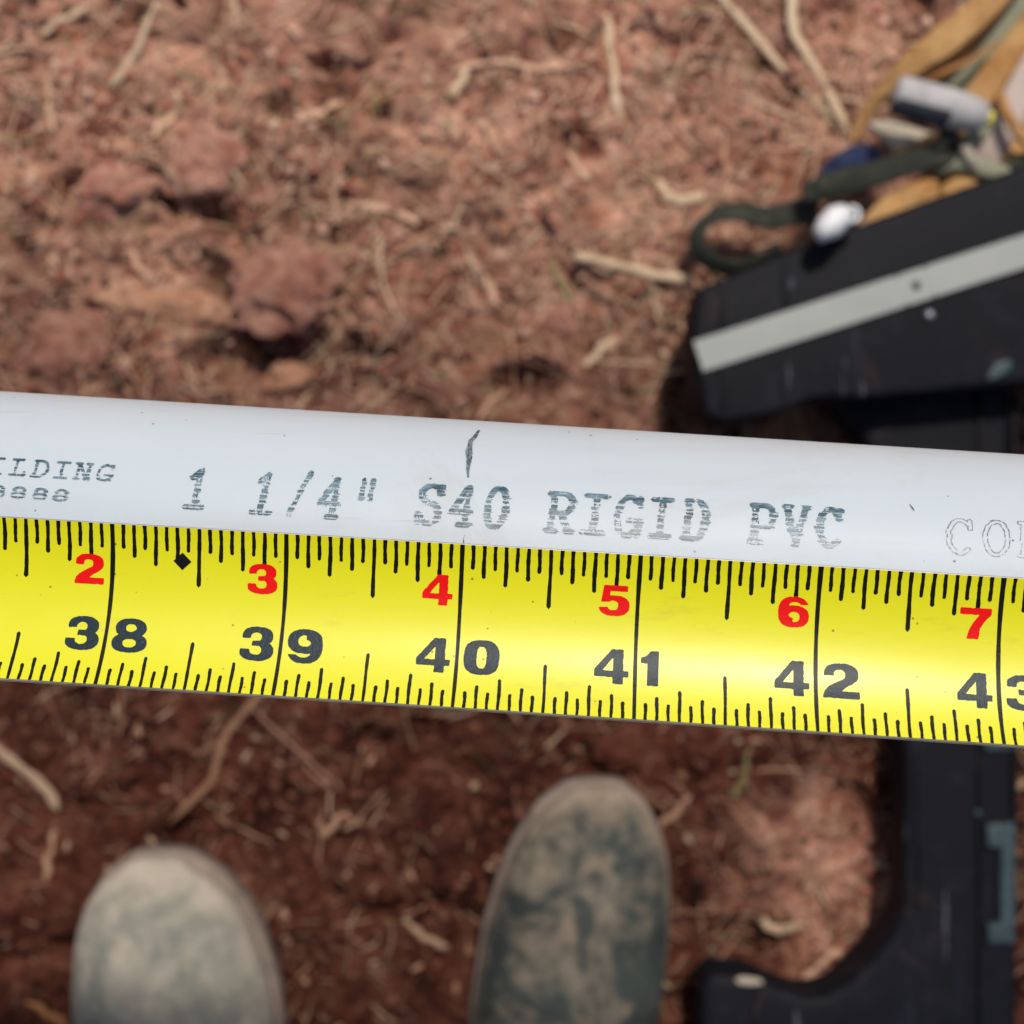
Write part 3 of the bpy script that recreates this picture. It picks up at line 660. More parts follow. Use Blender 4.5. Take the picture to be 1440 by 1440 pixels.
def smear(B, rs, bands, strength, edge):
    """break a clean glyph into horizontal dashes"""
    ny, nx = B.shape; O = np.zeros_like(B)
    cuts = np.cumsum(rs.uniform(.6, 1.5, bands)); cuts = (cuts/cuts[-1]*ny).astype(int); b = 0; shift = 0
    lev = rs.uniform(.5, 1.5, bands+1); hole = [rs.random(9) for _ in range(bands+1)]; jit = rs.normal(0, 1, ny)
    jit = (jit+np.roll(jit, 1)+np.roll(jit, 2))/3; end = rs.normal(0, nx*.022, (bands+1, 8))
    tail = rs.random((ny, nx//3+1)).repeat(3, 1)[:, :nx]
    for j in range(ny):
        while b < bands-1 and j >= cuts[b]: b += 1; shift = int(round(rs.normal(0, edge*nx)))
        prev = cuts[b-1] if b else 0; f = (j-prev)/max(1, cuts[b]-prev); yy = j/ny
        gap = strength*(.12 if .08 < yy < .24 else .36)*lev[b]
        row = np.roll(B[j], shift+int(round(jit[j]*edge*nx*.5)))
        if f > 1-gap: row = row & (tail[j] < .14)
        elif f > 1-gap*1.5: row = row & (tail[j] < .72)
        fr = np.interp(np.linspace(0, 8, nx), np.arange(9), hole[b]); row = row & ((fr > .16*strength) | (tail[j] < .35))
        d = np.diff(np.concatenate([[0], row.astype(np.int8), [0]])); s = np.where(d == 1)[0]; e = np.where(d == -1)[0]
        r2 = np.zeros(nx, bool)
        for q_, (a, c) in enumerate(zip(s, e)):
            w_ = c-a; k_ = min(q_, 3)
            a2 = a+int(round(end[b, k_]+rs.normal(0, .5))) if w_ > 4 else a; c2 = c+int(round(end[b, k_+4]+rs.normal(0, .5))) if w_ > 4 else c
            if c2 > a2: r2[max(0, a2):min(nx, c2)] = True
        O[j] = r2
    return O
def letter(ch, u0, u1, t0, t1, wx, wy, strength, m, seed, bands=15, hollow=0, shear=-.0004, lbl=None):
    """u0..u1 along the pipe in mm, t0..t1 around it (t1 is the top)"""
    rs = np.random.default_rng(seed); nx, ny = 90, 110; pad = .12
    X, Y = np.meshgrid(np.linspace(-pad, 1+pad, nx), np.linspace(-pad*.6, 1+pad*.6, ny))
    f = strokes(GL[ch]); B = f(X, Y, wx, wy, wx)
    if hollow: B &= ~f(X, Y, wx*hollow, wy*hollow, wx)
    B = smear(B, rs, bands, strength, .010)
    w_ = u1-u0; h_ = t1-t0; V, F = [], []
    runs_mesh(B, u0-pad*w_, u1+pad*w_, t1+pad*.6*h_, t0-pad*.6*h_, None, V, F)
    if not V: return
    V = np.array(V); uu = V[:, 0]+ (V[:, 1]-(t0+t1)/2)*.06
    o = mesh_obj('letter', pipe_pt(uu*.001, V[:, 1]*.001, RP+.00005), np.array(F)[:, ::-1], m, pipe)
    return o
big = [('1', -47.4, -43.9, 4.2, 11.2), ('1', -37.5, -34.1, 4.1, 11.2), ('/', -31.9, -29.2, 3.9, 12.0), ('4', -27.9, -24.3, 4.1, 11.1), ('"', -22.3, -19.3, 7.4, 11.0),
       ('S', -13.5, -9.5, 4.2, 11.1), ('4', -8.6, -5.0, 4.2, 11.2), ('0', -3.6, 0.1, 4.1, 11.4), ('R', 5.2, 9.8, 4.3, 11.0), ('I', 10.6, 14.3, 4.3, 11.1),
       ('G', 15.1, 19.4, 4.3, 11.2), ('I', 20.2, 23.7, 4.4, 11.2), ('D', 24.7, 29.0, 4.4, 11.3), ('P', 34.4, 38.5, 4.5, 11.3), ('V', 38.9, 43.4, 4.5, 11.3), ('C', 43.9, 48.1, 4.6, 11.4)]
for i, (ch, a, b, c, d) in enumerate(big): letter(ch, a, b, c, d, .135*(.8 if ch in 'VRG' else 1) if ch != '"' else .13, .062 if ch != '"' else .12, 1.0, M['ink'], 100+i, bands=11 if ch != '"' else 6)
small = [('B', -86.3, -83.9), ('U', -83.0, -80.5), ('I', -77.3, -74.8), ('L', -73.7, -71.3), ('D', -70.5, -67.9), ('I', -67.1, -64.9), ('N', -64.2, -61.5), ('G', -60.9, -58.3)]
small[1] = ('U', -80.6, -78.2); small[0] = ('B', -83.9, -81.5)
for i, (ch, a, b) in enumerate(small): letter(ch, a, b, 7.75, 10.6, .085, .075, .8, M['ink'], 200+i, bands=5)
for i, a in enumerate((-79.1, -76.0, -72.9, -69.7, -66.6)): letter('8', a, a+2.35, 4.35, 6.15, .12, .10, 1.1, M['ink'], 300+i, bands=4)
for i, (ch, a, b) in enumerate([('C', 62.3, 66.4), ('O', 67.5, 71.5), ('N', 72.4, 76.5), ('D', 77.5, 81.5)]): letter(ch, a, b, 5.0+.1*i, 10.8+.1*i, .10, .058, .55, M['ink_faint'], 400+i, bands=9, hollow=.62)
# pencil mark over the 40 inch line
def pen(pts, ws, m):
    q = spline(pts, 40); wv = np.interp(np.linspace(0, 1, 40), np.linspace(0, 1, len(ws)), ws); V = []; F = []
    rs = np.random.default_rng(5)
    for (a, b), x in zip(q, wv):
        x *= rs.uniform(.86, 1.1); V += [(a-x/2, b), (a+x/2, b)]
    for i in range(39): F.append((2*i, 2*i+2, 2*i+3, 2*i+1))
    V = np.array(V); return mesh_obj('pencil_line', pipe_pt(V[:, 0]*.001, V[:, 1]*.001, RP+.00007), F, m, pipe)
pen([(-5.85, 23.9), (-6.25, 21.5), (-6.75, 19.9), (-6.55, 16.5), (-6.55, 14.2), (-6.35, 12.3)], [.35, .75, .70, .85, .6, .25], M['pen'])
pen([(-7.2, 18.7), (-7.15, 17.3), (-6.95, 16)], [.12, .22, .1], M['ink_faint'])
pen([(-6.1, 3.3), (-6.15, 2.6), (-6.1, 1.7)], [.08, .14, .22], M['pen'])
pen([(57.5, 12.6), (57.8, 12.0), (58.1, 11.4)], [.08, .3, .08], M['pen'])

# ------------------------------------------------------------------ black moulded stand
def plate(name, poly, ztop, thick, m, parent, bev=.002, holes=()):
    bm = bmesh.new(); vs_ = [bm.verts.new(P(x, y, ztop)) for x, y in poly]; f = bm.faces.new(vs_)
    if f.normal.z < 0: f.normal_flip()
    r_ = bmesh.ops.extrude_face_region(bm, geom=[f]); dn = [v for v in r_['geom'] if isinstance(v, bmesh.types.BMVert)]
    bmesh.ops.translate(bm, verts=dn, vec=(0, 0, -thick))
    bmesh.ops.recalc_face_normals(bm, faces=bm.faces)
    es = [e for e in bm.edges if all(abs(v.co.z-ztop) < 1e-6 for v in e.verts)]
    bmesh.ops.bevel(bm, geom=es, offset=bev, segments=4, affect='EDGES', profile=.5)
    o = bm_obj(name, bm, m, parent); md = o.modifiers.new('split', 'EDGE_SPLIT'); md.split_angle = R_(50); return o
stand = empty('work_stand'); tag(stand, 'black moulded plastic stand with a pale metal strip, lying on the soil at right', 'stand')
ZB, ZL = .082, .050
plate('beam', [(984, 404), (1040, 381), (1122, 347), (1234, 306), (1440, 232), (1760, 118), (1760, 500), (1440, 540), (1225, 560), (1150, 560), (1090, 584), (1018, 596), (992, 582), (978, 524), (974, 465)], ZB, .045, M['plastic'], stand, .004)
post = [(1130, 500), (1440, 470), (1424, 560), (1421, 640), (1425, 800), (1432, 1000), (1434, 1160), (1432, 1330), (1432, 1540), (988, 1540), (988, 1385), (1004, 1370), (1058, 1374), (1094, 1390), (1134, 1404), (1166, 1400), (1198, 1380), (1232, 1346), (1258, 1312), (1272, 1276), (1274, 1040), (1272, 860), (1262, 740), (1240, 668), (1212, 612), (1188, 580), (1162, 564), (1110, 560)]
plate('leg_panel', post, ZL, .030, M['plastic'], stand, .005)
def strip_pt(f, w):  # metal strip from px (980,502) to the right
    a = np.array((982., 501.)); b = np.array((1440., 353.)); d = (b-a)/np.linalg.norm(b-a); nrm = np.array((-d[1], d[0])); return tuple(a+d*f+nrm*w)
def strip_with_hole():
    bm = bmesh.new(); z1 = ZB+.0022; W0 = 22.5
    hf = 322; hr = 6.2; outer = []; ring = []; K = 24
    # region around the hole as a square cell with a round opening, long pieces either side
    def quad(f0, f1, z=z1): return [strip_pt(f0, -W0), strip_pt(f1, -W0), strip_pt(f1, W0), strip_pt(f0, W0)]
    faces = []
    for f0, f1 in ((0, hf-W0), (hf+W0, 820)):
        faces.append([bm.verts.new(P(*p, z1)) for p in quad(f0, f1)])
    for fv in faces: bm.faces.new(fv)
    sq = []; rd = []
    for i in range(K):
        a = 2*math.pi*(i+.5)/K; ca, sa = math.cos(a), math.sin(a); m_ = max(abs(ca), abs(sa))
        sq.append(bm.verts.new(P(*strip_pt(hf+W0*ca/m_, W0*sa/m_), z1))); rd.append(bm.verts.new(P(*strip_pt(hf+hr*ca, hr*sa), z1)))
    for i in range(K): j = (i+1) % K; bm.faces.new((sq[i], sq[j], rd[j], rd[i]))
    bmesh.ops.remove_doubles(bm, verts=bm.verts, dist=1e-6)
    r_ = bmesh.ops.extrude_face_region(bm, geom=list(bm.faces)); bmesh.ops.translate(bm, verts=[v for v in r_['geom'] if isinstance(v, bmesh.types.BMVert)], vec=(0, 0, -.0018))
    return bm
o = bm_obj('metal_strip', strip_with_hole(), M['alu'], stand, smooth=False)
def disc(name, px, py, z, r, h, m, parent, K=20):
    bm = bmesh.new(); c_ = P(px, py, z); bmesh.ops.create_cone(bm, cap_ends=True, segments=K, radius1=r, radius2=r*.8, depth=h)
    bmesh.ops.translate(bm, verts=bm.verts, vec=c_); return bm_obj(name, bm, m, parent)
disc('screw', 1307, 443, ZB+.001, .0028, .003, M['screw'], stand)
disc('screw', 1375, 1143, ZL+.001, .0022, .003, M['plastic_clip'], stand)
# raised ribs on the beam end and along the post
for x0, x1, ya, yb in ((1012, 1020, 402, 466), (1101, 1110, 366, 432), (1014, 1021, 512, 578), (1100, 1108, 490, 566)):
    plate('rib', [(x0, ya), (x1, ya), (x1, yb), (x0, yb)], ZB+.0012, .003, M['plastic'], stand, .0008)
for x0, x1, ya, yb in ((1290, 1297, 1050, 1280), (1376, 1382, 530, 1500), (1424, 1431, 560, 1150)):
    plate('rib', [(x0, ya), (x1, ya), (x1, yb), (x0, yb)], ZL+.0025, .004, M['plastic'], stand, .001)
plate('rib', [(1060, 1400), (1068, 1400), (1066, 1470), (1056, 1470)], ZL+.003, .004, M['plastic'], stand, .001)
clip = [(1389, 1160), (1428, 1158), (1430, 1328), (1390, 1328), (1390, 1300), (1408, 1298), (1408, 1194), (1389, 1192)]
plate('clip', clip, ZL+.004, .006, M['plastic_clip'], stand, .0015)
plate('clip', [(1385, 1030), (1426, 1030), (1426, 1056), (1385, 1056)], ZL+.0035, .005, M['plastic_clip'], stand, .0015)  # blue highlight on the post, put in as a tinted plate
plate('clip', [(1388, 526), (1402, 508), (1424, 504), (1424, 520), (1402, 534), (1390, 536)], ZL+.034, .012, M['plastic_clip'], stand, .0015)  # small teal highlight, likewise a tinted plate
M['scuff'] = basic('chalky_scuff', (.012, .014, .022), (.075, .09, .115), .8, 160, .3, .0005)
for cx_, cy_, rx_2, ry_2, zz_ in ((1016, 432, 4, 26, ZB), (1107, 396, 8, 13, ZB), (1108, 530, 3, 24, ZB), (1330, 1300, 3, 44, ZL), (1120, 1440, 3, 26, ZL)):
    plate('scuff', [(cx_+rx_2*(1+.25*math.sin(a*3+cx_))*math.cos(a), cy_+ry_2*(1+.25*math.sin(a*2+cy_))*math.sin(a)) for a in np.linspace(0, 2*math.pi, 17)[:-1]], zz_+.0004, .0008, M['scuff'], stand, .0001)
# pale highlight on the foot, put in as a coloured plate
plate('foot_highlight', [(1034, 1378), (1046, 1374), (1070, 1378), (1074, 1384), (1056, 1386), (1038, 1384)], ZL+.0015, .002, M['beige'], stand, .0006)

# ------------------------------------------------------------------ tool belt heap in the upper right corner
def strap(name, ctrl, wpx, thk, m, parent=None, K=30, up=None, zs=None, wprof=None):
    """ctrl: (px, py, z)"""
    q = spline(ctrl, K); pts = np.array([P(a, b, z) for a, b, z in q]); wd = np.interp(np.linspace(0, 1, K), np.linspace(0, 1, len(np.atleast_1d(wpx))), np.atleast_1d(wpx))*(CAMZ-.07)/FPX
    V, F = sweep(pts, wd, thk, 10, up); o = mesh_obj(name, V, F, m, parent); return o
def pillow(name, poly, z, thick, m, parent=None, tilt=(0, 0), seed=1, bump=.22):
    """soft piece of leather or cloth: outline in px, domed and creased"""
    poly = np.array(poly, float); c = poly.mean(0); K = 60
    cl = np.vstack([poly, poly[:1]]); d = np.concatenate([[0], np.cumsum(np.linalg.norm(np.diff(cl, axis=0), axis=1))])
    s = np.linspace(0, d[-1], K+1)[:-1]; ring = np.stack([np.interp(s, d, cl[:, 0]), np.interp(s, d, cl[:, 1])], -1)
    for _ in range(2): ring = (ring+np.roll(ring, 1, 0)*.5+np.roll(ring, -1, 0)*.5)/2
    V = []; F = []; L = 7
    for side in (1, -1):
        for l in range(L+1):
            f = math.sin(l/L*math.pi/2); hgt = math.cos(l/L*math.pi/2)
            for p in ring:
                q = c+(p-c)*f if l else c
                zz = z+side*thick/2*hgt**.8*(1+bump*3*mnoise.noise(Vector((q[0]*.035+seed*5, q[1]*.035, 0))))+(q[0]-c[0])*tilt[0]+(c[1]-q[1])*tilt[1]
                V.append(P(q[0], q[1], zz))
    n1 = (L+1)*K
    for s0 in (0, n1):
        for l in range(L):
            for j in range(K):
                k = (j+1) % K; a, b, c_, d_ = s0+l*K+j, s0+l*K+k, s0+(l+1)*K+k, s0+(l+1)*K+j
                F.append((a, d_, c_, b) if s0 == 0 else (a, b, c_, d_))
    bm = bmesh.new(); vv = [bm.verts.new(p) for p in V]
    for f in F: bm.faces.new([vv[i] for i in f])
    bmesh.ops.remove_doubles(bm, verts=bm.verts, dist=1e-6); return bm_obj(name, bm, m, parent)
pouch = empty('tool_pouch'); tag(pouch, 'tan leather tool pouch with faded webbing, heaped behind the black beam', 'tool pouch')
strap('strap', [(1199, 200, .045), (1214, 165, .05), (1240, 130, .058), (1280, 92, .066), (1330, 55, .07), (1390, 5, .07), (1440, -50, .07)], [12, 20, 20, 36, 46, 40, 30], .004, M['leather'], pouch, 40)
strap('strap_edge', [(1228, 150, .040), (1262, 122, .046), (1320, 100, .052), (1372, 50, .056), (1424, -10, .056), (1460, -60, .056)], [14, 20, 30, 22, 18, 16], .004, M['leather_dark'], pouch, 36)
strap('webbing', [(1318, 150, .040), (1360, 95, .046), (1400, 45, .05), (1450, -20, .052)], [70, 66, 62, 60], .003, M['sage'], pouch, 24)
strap('strap', [(1345, 185, .052), (1385, 125, .058), (1425, 70, .06), (1475, 5, .06)], [40, 44, 42, 40], .005, M['leather'], pouch, 24)
strap('strap_edge', [(1385, 190, .05), (1412, 140, .052), (1440, 90, .054), (1480, 30, .054)], [16, 14, 14, 14], .003, M['leather_dark'], pouch, 20)
strap('suede_flap', [(1375, 245, .056), (1400, 200, .064), (1430, 140, .068), (1470, 70, .068)], [40, 44, 46, 46], .005, M['mauve'], pouch, 24)
pillow('pocket', [(1200, 322), (1232, 286), (1262, 266), (1305, 243), (1322, 252), (1318, 300), (1260, 330), (1215, 340)], .062, .017, M['leather'], pouch, seed=2)
pillow('pocket', [(1318, 300), (1322, 262), (1345, 240), (1372, 240), (1400, 258), (1395, 290), (1350, 310)], .062, .017, M['leather'], pouch, seed=3)
pillow('pocket', [(1395, 225), (1425, 190), (1470, 160), (1500, 200), (1470, 250), (1420, 250)], .056, .017, M['leather'], pouch, seed=4)
pillow('canvas_flap', [(1218, 172), (1248, 168), (1290, 180), (1325, 192), (1318, 206), (1280, 214), (1262, 222), (1250, 210)], .050, .010, M['beige'], pouch, seed=5)
pillow('leather_tab', [(1288, 200), (1300, 190), (1318, 186), (1324, 194), (1310, 206), (1294, 210)], .060, .010, M['leather'], pouch, seed=6)
pillow('leather_tab', [(1252, 212), (1266, 206), (1278, 210), (1272, 220), (1256, 222)], .058, .008, M['leather'], pouch, seed=7)
strap('webbing', [(1330, 236, .064), (1350, 215, .070), (1372, 190, .072), (1392, 172, .066)], [22, 26, 24, 18], .006, M['sage'], pouch, 16)
strap('webbing', [(1315, 240, .066), (1350, 228, .072), (1385, 238, .07), (1425, 248, .064)], [18, 26, 26, 20], .006, M['sage'], pouch, 18)
strap('strap_edge', [(1296, 118, .060), (1330, 100, .064), (1368, 84, .062), (1400, 60, .06)], [6, 8, 8, 6], .003, M['leather_dark'], pouch, 16)
strap('webbing', [(1392, 262, .060), (1415, 238, .066), (1445, 225, .066), (1480, 222, .06)], [16, 20, 22, 20], .004, M['olive'], pouch, 16)
strap('webbing', [(1300, 225, .070), (1322, 202, .078), (1338, 186, .080), (1350, 172, .076)], [14, 18, 16, 12], .004, M['olive'], pouch, 16)
strap('strap', [(1405, 130, .072), (1418, 165, .078), (1440, 195, .076), (1475, 215, .07)], [12, 14, 16, 14], .004, M['leather'], pouch, 16)
strap('webbing', [(1355, 205, .078), (1366, 225, .076), (1384, 246, .066)], [14, 18, 16], .005, M['beige'], pouch, 14)

ol = empty('webbing_strap'); tag(ol, 'dark olive webbing strap ending in a round loop on the soil above the black beam', 'strap')
strap('strap', [(1360, 205, .070), (1320, 217, .074), (1270, 232, .072), (1215, 250, .066), (1165, 262, .058), (1130, 272, .05)], [30, 34, 36, 38, 40, 30], .004, M['olive'], ol, 30)
lp = [(1150, 292, .040), (1115, 300, .036), (1080, 306, .034), (1048, 298, .032), (1015, 300, .030), (986, 318, .028), (980, 345, .027), (1000, 368, .027), (1035, 378, .027), (1070, 368, .028), (1100, 350, .03)]
q = spline(lp, 60); pts = np.array([P(a, b, z) for a, b, z in q]); upv = []
for i in range(60):
    t_ = i/59; k_ = np.clip((t_-.25)*5, 0, 1)
    T_ = np.gradient(pts, axis=0)[i]; T_ /= np.linalg.norm(T_); side = np.cross(T_, (0, 0, 1))
    upv.append(np.array([0, 0, 1.])*(1-k_*.5)+side*k_*.62)
V, F = sweep(pts, np.interp(np.linspace(0, 1, 60), [0, .25, .4, 1], [.016, .012, .012, .012]), .0026, 10, np.array(upv)); mesh_obj('loop', V, F, M['olive'], ol)

hd = empty('hand_tool'); tag(hd, 'pale grey round tool handle with a yellow tip lying on the tan pouch', 'hand tool')
def lathe(name, a, b, prof, m, parent, K=28):
    a = np.array(a); b = np.array(b); d = b-a; L = np.linalg.norm(d); d /= L; s_ = np.cross(d, (0, 0, 1)); s_ /= np.linalg.norm(s_); u_ = np.cross(s_, d); V = []; F = []
    for t_, r_ in prof:
        for j in range(K): q_ = 2*math.pi*j/K; V.append(a+d*L*t_+r_*(math.cos(q_)*s_+math.sin(q_)*u_))
    for i in range(len(prof)-1):
        for j in range(K): k = (j+1) % K; F.append((i*K+j, i*K+k, (i+1)*K+k, (i+1)*K+j))
    F.append(tuple(range(K))[::-1]); F.append(tuple((len(prof)-1)*K+j for j in range(K))); return mesh_obj(name, V, F, m, parent)
A_ = P(1256, 132, .088); B_ = P(1388, 166, .088); r0 = .0098
lathe('grip', A_, B_, [(0, r0*.45), (.012, r0*.75), (.04, r0*.94), (.09, r0), (.3, r0*1.02), (.31, r0*.98), (.33, r0*1.02), (.6, r0), (.8, r0*.92), (.93, r0*.8), (.98, r0*.6), (1, r0*.4)], M['greycyl'], hd)
grip = hd.children[0]; grip.data.materials.append(M['grip_shade']); gd = (B_-A_)/np.linalg.norm(B_-A_)
for p_ in grip.data.polygons:
    rel = np.array(p_.center)-A_; rel -= gd*rel.dot(gd)
    if rel[1] < -.45*r0 and np.array(p_.center).dot(gd)-A_.dot(gd) < .034: p_.material_index = 1  # shaded lower side of the grip, painted by face
lathe('tip', B_+(B_-A_)*-.01, B_+(B_-A_)*.07, [(0, r0*.4), (.3, r0*.42), (.8, r0*.36), (1, r0*.15)], M['yellowtip'], hd, 16)
o = pillow('cloth', [(1152, 240), (1165, 222), (1196, 204), (1222, 200), (1250, 222), (1240, 240), (1180, 256), (1156, 254)], .050, .020, M['navy'], seed=8)
tag(o, 'dark navy cloth tucked under the tip of the tan leather strap', 'cloth')
wh = empty('plastic_cap'); tag(wh, 'bright white plastic cap between the olive strap and the black beam', 'cap')
pillow('cap_body', [(1142, 326), (1150, 306), (1166, 290), (1186, 286), (1200, 296), (1198, 314), (1180, 334), (1152, 342)], .098, .024, M['white'], wh, seed=9, bump=.04)
V, F = sweep(np.array([P(1198+9*math.cos(a), 302+10*math.sin(a), .098) for a in np.linspace(-1.9, 1.9, 16)]), .0022, .006, 8); mesh_obj('cap_ring', V, F, M['white'], wh)

# ------------------------------------------------------------------ boots
def boot(name, label, rows, tip, lm):
    """rows: (py, xl, xr) outline in px at about z=.035"""
    root = empty(name); tip = (tip[0], tip[1]+17); rows = [(a+15, b, c) for a, b, c in rows]; c0 = P(tip[0], tip[1], .035); zg = 0.0
    rows = [(a, b-(0, 4, 6, 5, 3, 0, 0, 0)[i], c+(0, 4, 6, 5, 3, 0, 0, 0)[i]) for i, (a, b, c) in enumerate(rows)]; rows = [(tip[1], tip[0]-1, tip[0]+1)]+rows
    ys = np.array([P(0, r[0], .035)[1] for r in rows]); xl = np.array([P(r[1], 0, .035)[0] for r in rows]); xr = np.array([P(r[2], 0, .035)[0] for r in rows])
    s = ys[0]-ys; s_last = s[-1]
    # carry on to the heel beyond the frame
    dxc = ((xl+xr)/2)[-1]-((xl+xr)/2)[-3]; ds = s[-1]-s[-3]; sl = dxc/ds
    ext = [(.16, .094), (.20, .078), (.235, .074), (.27, .074), (.292, .058), (.302, .012)]
    cx = list((xl+xr)/2); hw = list((xr-xl)/2); ss = list(s)
    for e, wd in ext:
        if e > s_last+.01: ss.append(e); cx.append(cx[len(s)-1]+sl*(e-s_last)*.6); hw.append(wd/2)
    ss = np.array(ss); cx = np.array(cx); hw = np.array(hw)
    S = np.concatenate([[0.0003, .001, .0025, .005, .008], np.linspace(.012, .300, 46)])
    def hwf(x): # square root start for a round toe
        v = np.interp(x, ss, hw); k = ss[1]
        return np.where(x < k, hw[1]*np.sqrt(np.clip(1-(1-x/k)**2, 0, 1)), v)
    HW = hwf(S); sm_ = HW.copy()
    for _ in range(1): sm_[8:-1] = (sm_[7:-2]+2*sm_[8:-1]+sm_[9:])/4
    HW = sm_; CX = np.interp(S, ss, cx)
    for _ in range(4): CX[1:-1] = (CX[:-2]+2*CX[1:-1]+CX[2:])/4
    top = np.interp(S, [0, .004, .015, .035, .06, .10, .14, .18, .21, .27, .30], [.030, .040, .052, .062, .068, .076, .098, .128, .15, .15, .10])
    for _ in range(2): top[1:-1] = (top[:-2]+2*top[1:-1]+top[2:])/4
    K = 40; V = []; F = []; zb = .020
    for i, x in enumerate(S):
        for j in range(K):
            a = 2*math.pi*j/K; ca, sa = math.cos(a), math.sin(a)
            xx = CX[i]+HW[i]*np.sign(ca)*abs(ca)**.85
            if sa >= 0: zz = .034+(top[i]-.034)*sa**.9
            else: zz = .034+(.034-zb)*np.sign(sa)*abs(sa)**.4
            wr = .0016*math.sin(x*150+math.sin(xx*80)*1.2)*max(0, sa)*np.clip((x-.075)*25, 0, 1)  # creases behind the toe
            V.append((xx, ys[0]-x, zz+wr+.0012*mnoise.noise(Vector((xx*40, x*40, 3)))))
    for i in range(len(S)-1):
        for j in range(K): k = (j+1) % K; F.append((i*K+j, (i+1)*K+j, (i+1)*K+k, i*K+k))
    F.append(tuple(range(K))); F.append(tuple((len(S)-1)*K+j for j in range(K))[::-1])
    base = np.array([c0[0], ys[0]-.15, 0]); V = np.array(V)-base
    root.location = base
    up = mesh_obj('upper', V, F, lm, root)
    # shaft
    hc = np.interp(.235, S, CX); V = []; F = []
    for i, (z, rx, ry, dy) in enumerate([(.07, .036, .056, 0), (.12, .042, .060, .004), (.16, .046, .058, .004), (.20, .049, .057, 0), (.26, .055, .060, -.002), (.262, .052, .057, -.002), (.20, .046, .054, 0)]):
        for j in range(K): a = 2*math.pi*j/K; V.append((hc+rx*math.cos(a), ys[0]-.235+dy+ry*math.sin(a), z))
    for i in range(6):
        for j in range(K): k = (j+1) % K; F.append((i*K+j, i*K+k, (i+1)*K+k, (i+1)*K+j))
    mesh_obj('shaft', np.array(V)-base, F, lm, root)
    # sole with a narrow welt
    V = []; F = []; n_ = len(S)
    for zz, gr in ((-.004, -.001), (.004, .0015), (.016, .0025), (.0205, .0018), (.0225, -.004)):
        for i, x in enumerate(S): V.append((CX[i]-HW[i]-gr, ys[0]-x+(gr if i < 6 else 0), zz))
        for i, x in list(enumerate(S))[::-1]: V.append((CX[i]+HW[i]+gr, ys[0]-x+(gr if i < 6 else 0), zz))
    m_ = 2*n_
    for l in range(4):
        for j in range(m_): k = (j+1) % m_; F.append((l*m_+j, l*m_+k, (l+1)*m_+k, (l+1)*m_+j))
    for i in range(n_-1):
        F.append((i, i+1, m_-2-i, m_-1-i)[::-1]); b4 = 4*m_; F.append((b4+i, b4+i+1, b4+m_-2-i, b4+m_-1-i))
    mesh_obj('sole', np.array(V)-base, F, M['sole'], root)
    tag(root, label, 'boot', 'work boots of the person standing at the pipe'); return root, base
bl_, bl_b = boot('work_boot', 'pale grey dusty boot toe at lower left, the lighter of the two', [(1206, 172, 262), (1225, 148, 294), (1250, 130, 320), (1300, 113, 351), (1370, 107, 374), (1440, 109, 388)], (217, 1193), M['boot_pale'])
br_, br_b = boot('work_boot', 'darker blue grey scuffed boot toe below the middle of the tape', [(1104, 795, 880), (1130, 762, 906), (1170, 735, 926), (1210, 715, 934), (1290, 688, 939), (1380, 671, 932), (1440, 664, 917)], (842, 1092), M['boot_dark'])

# ------------------------------------------------------------------ the person wearing them (above and behind the frame)
person = empty('person'); person.location = (0, -.5, 0)
tag(person, 'person standing over the tape with only the boots reaching into the frame', 'person')
def skin(name, verts, edges, radii, m, sub=2, root=0):
    me = bpy.data.meshes.new(name); me.from_pydata(verts, edges, []); o = bpy.data.objects.new(name, me); C.objects.link(o)
    sk = o.modifiers.new('skin', 'SKIN'); sk.use_smooth_shade = True
    bpy.context.view_layer.objects.active = o
    lay = me.skin_vertices[0].data if len(me.skin_vertices) else None
    if lay:
        for i, r in enumerate(radii): lay[i].radius = (r, r) if not isinstance(r, tuple) else r
        lay[root].use_root = True
    ss_ = o.modifiers.new('sub', 'SUBSURF'); ss_.levels = sub; ss_.render_levels = sub
    me.materials.append(m); o.parent = person; o.location = (-person.location[0], -person.location[1], 0); return o
hx = .5*(bl_b[0]+br_b[0]); lx, rx_ = bl_b[0]+.01, br_b[0]-.01; ay = bl_b[1]-.10; ay2 = br_b[1]-.10
hip = (hx, -.56, .93)
skin('trousers', [hip, (hx-.10, -.55, .86), (lx, ay+.05, .50), (lx, ay-.005, .20), (hx+.10, -.55, .86), (rx_, ay2+.03, .50), (rx_, ay2-.005, .20), (hx, -.53, 1.0)],
     [(0, 1), (1, 2), (2, 3), (0, 4), (4, 5), (5, 6), (0, 7)], [.15, .10, .070, .068, .10, .070, .068, .145], M['denim'])
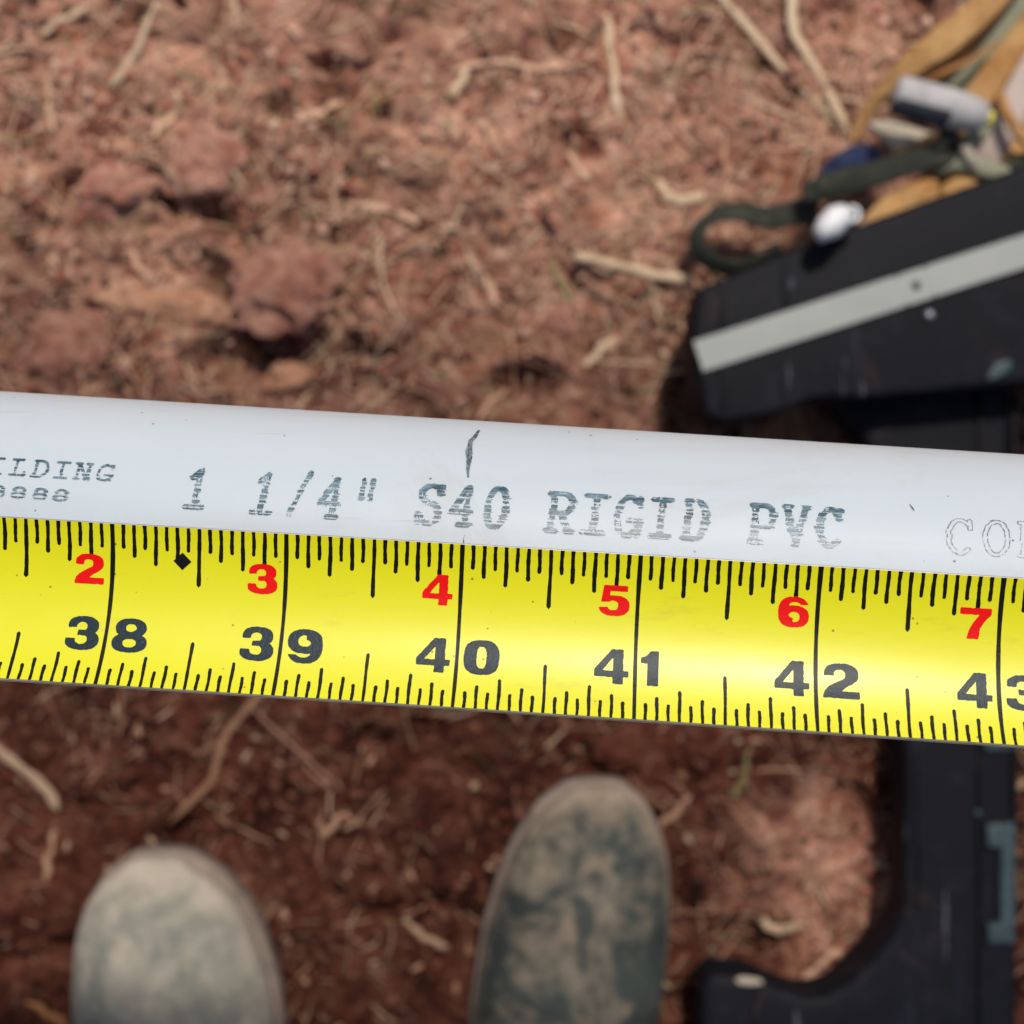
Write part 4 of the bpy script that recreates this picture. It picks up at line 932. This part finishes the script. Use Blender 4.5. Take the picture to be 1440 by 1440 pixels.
skin('shirt', [(hx, -.53, .98), (hx, -.46, 1.16), (hx, -.36, 1.34), (hx-.18, -.34, 1.38), (hx-.28, -.50, 1.18), (hx+.18, -.34, 1.38), (hx+.28, -.50, 1.18), (hx, -.28, 1.44)],
     [(0, 1), (1, 2), (2, 3), (3, 4), (2, 5), (5, 6), (2, 7)], [.15, .14, .14, .075, .055, .075, .055, .07], M['shirt'])
# body: head, neck, forearms and hands in one surface
bv = [(hx, -.36, 1.34), (hx, -.27, 1.46), (hx, -.20, 1.56), (hx, -.13, 1.58)]; be = [(0, 1), (1, 2), (2, 3)]; brd = [.10, .055, .098, .075]
def arm(sx, hand, along, palm_dir):
    i0 = len(bv); sh = (hx+sx*.18, -.34, 1.38); el = (hx+sx*.29, -.52, 1.14); h = np.array(hand)
    bv.extend([sh, el, tuple(h-np.array(palm_dir)*.07)]); brd.extend([.055, .045, .030]); be.extend([(0, i0), (i0, i0+1), (i0+1, i0+2)])
    pm = len(bv); bv.append(tuple(h)); brd.append((.036, .020)); be.append((i0+2, pm))
    al = np.array(along, float); pd = np.array(palm_dir, float); nrm = np.cross(al, pd)
    for k, (off, L) in enumerate(((-.030, .070), (-.011, .080), (.009, .076), (.028, .060))):
        b0 = h+al*off+pd*.035; p1 = b0+pd*L*.45-nrm*.008*sx; p2 = p1+pd*L*.25-nrm*.024*sx; p3 = p2-pd*L*.1-nrm*.022*sx; j = len(bv)
        bv.extend([tuple(b0), tuple(p1), tuple(p2), tuple(p3)]); brd.extend([.0105, .0098, .009, .008]); be.extend([(pm, j), (j, j+1), (j+1, j+2), (j+2, j+3)])
    j = len(bv); t0 = h-al*.045*1+pd*.005; bv.extend([tuple(t0), tuple(t0-al*.02-nrm*.03*sx+pd*.02), tuple(t0-al*.01-nrm*.05*sx+pd*.035)]); brd.extend([.014, .011, .009]); be.extend([(pm, j), (j, j+1), (j+1, j+2)])
lh = np.array((hx-.20, -.45, .90)); rh = np.array((hx+.20, -.45, .90))
arm(-1, lh, (-.3, -.95, 0), (.25, .45, -.86)); arm(1, rh, (.3, -.95, 0), (-.25, .45, -.86))
skin('body', bv, be, brd, M['skin'], 2)
skin('cap', [(hx, -.21, 1.585), (hx, -.16, 1.60), (hx, -.06, 1.585)], [(0, 1), (1, 2)], [.108, .100, (.075, .02)], M['hair'], 2)
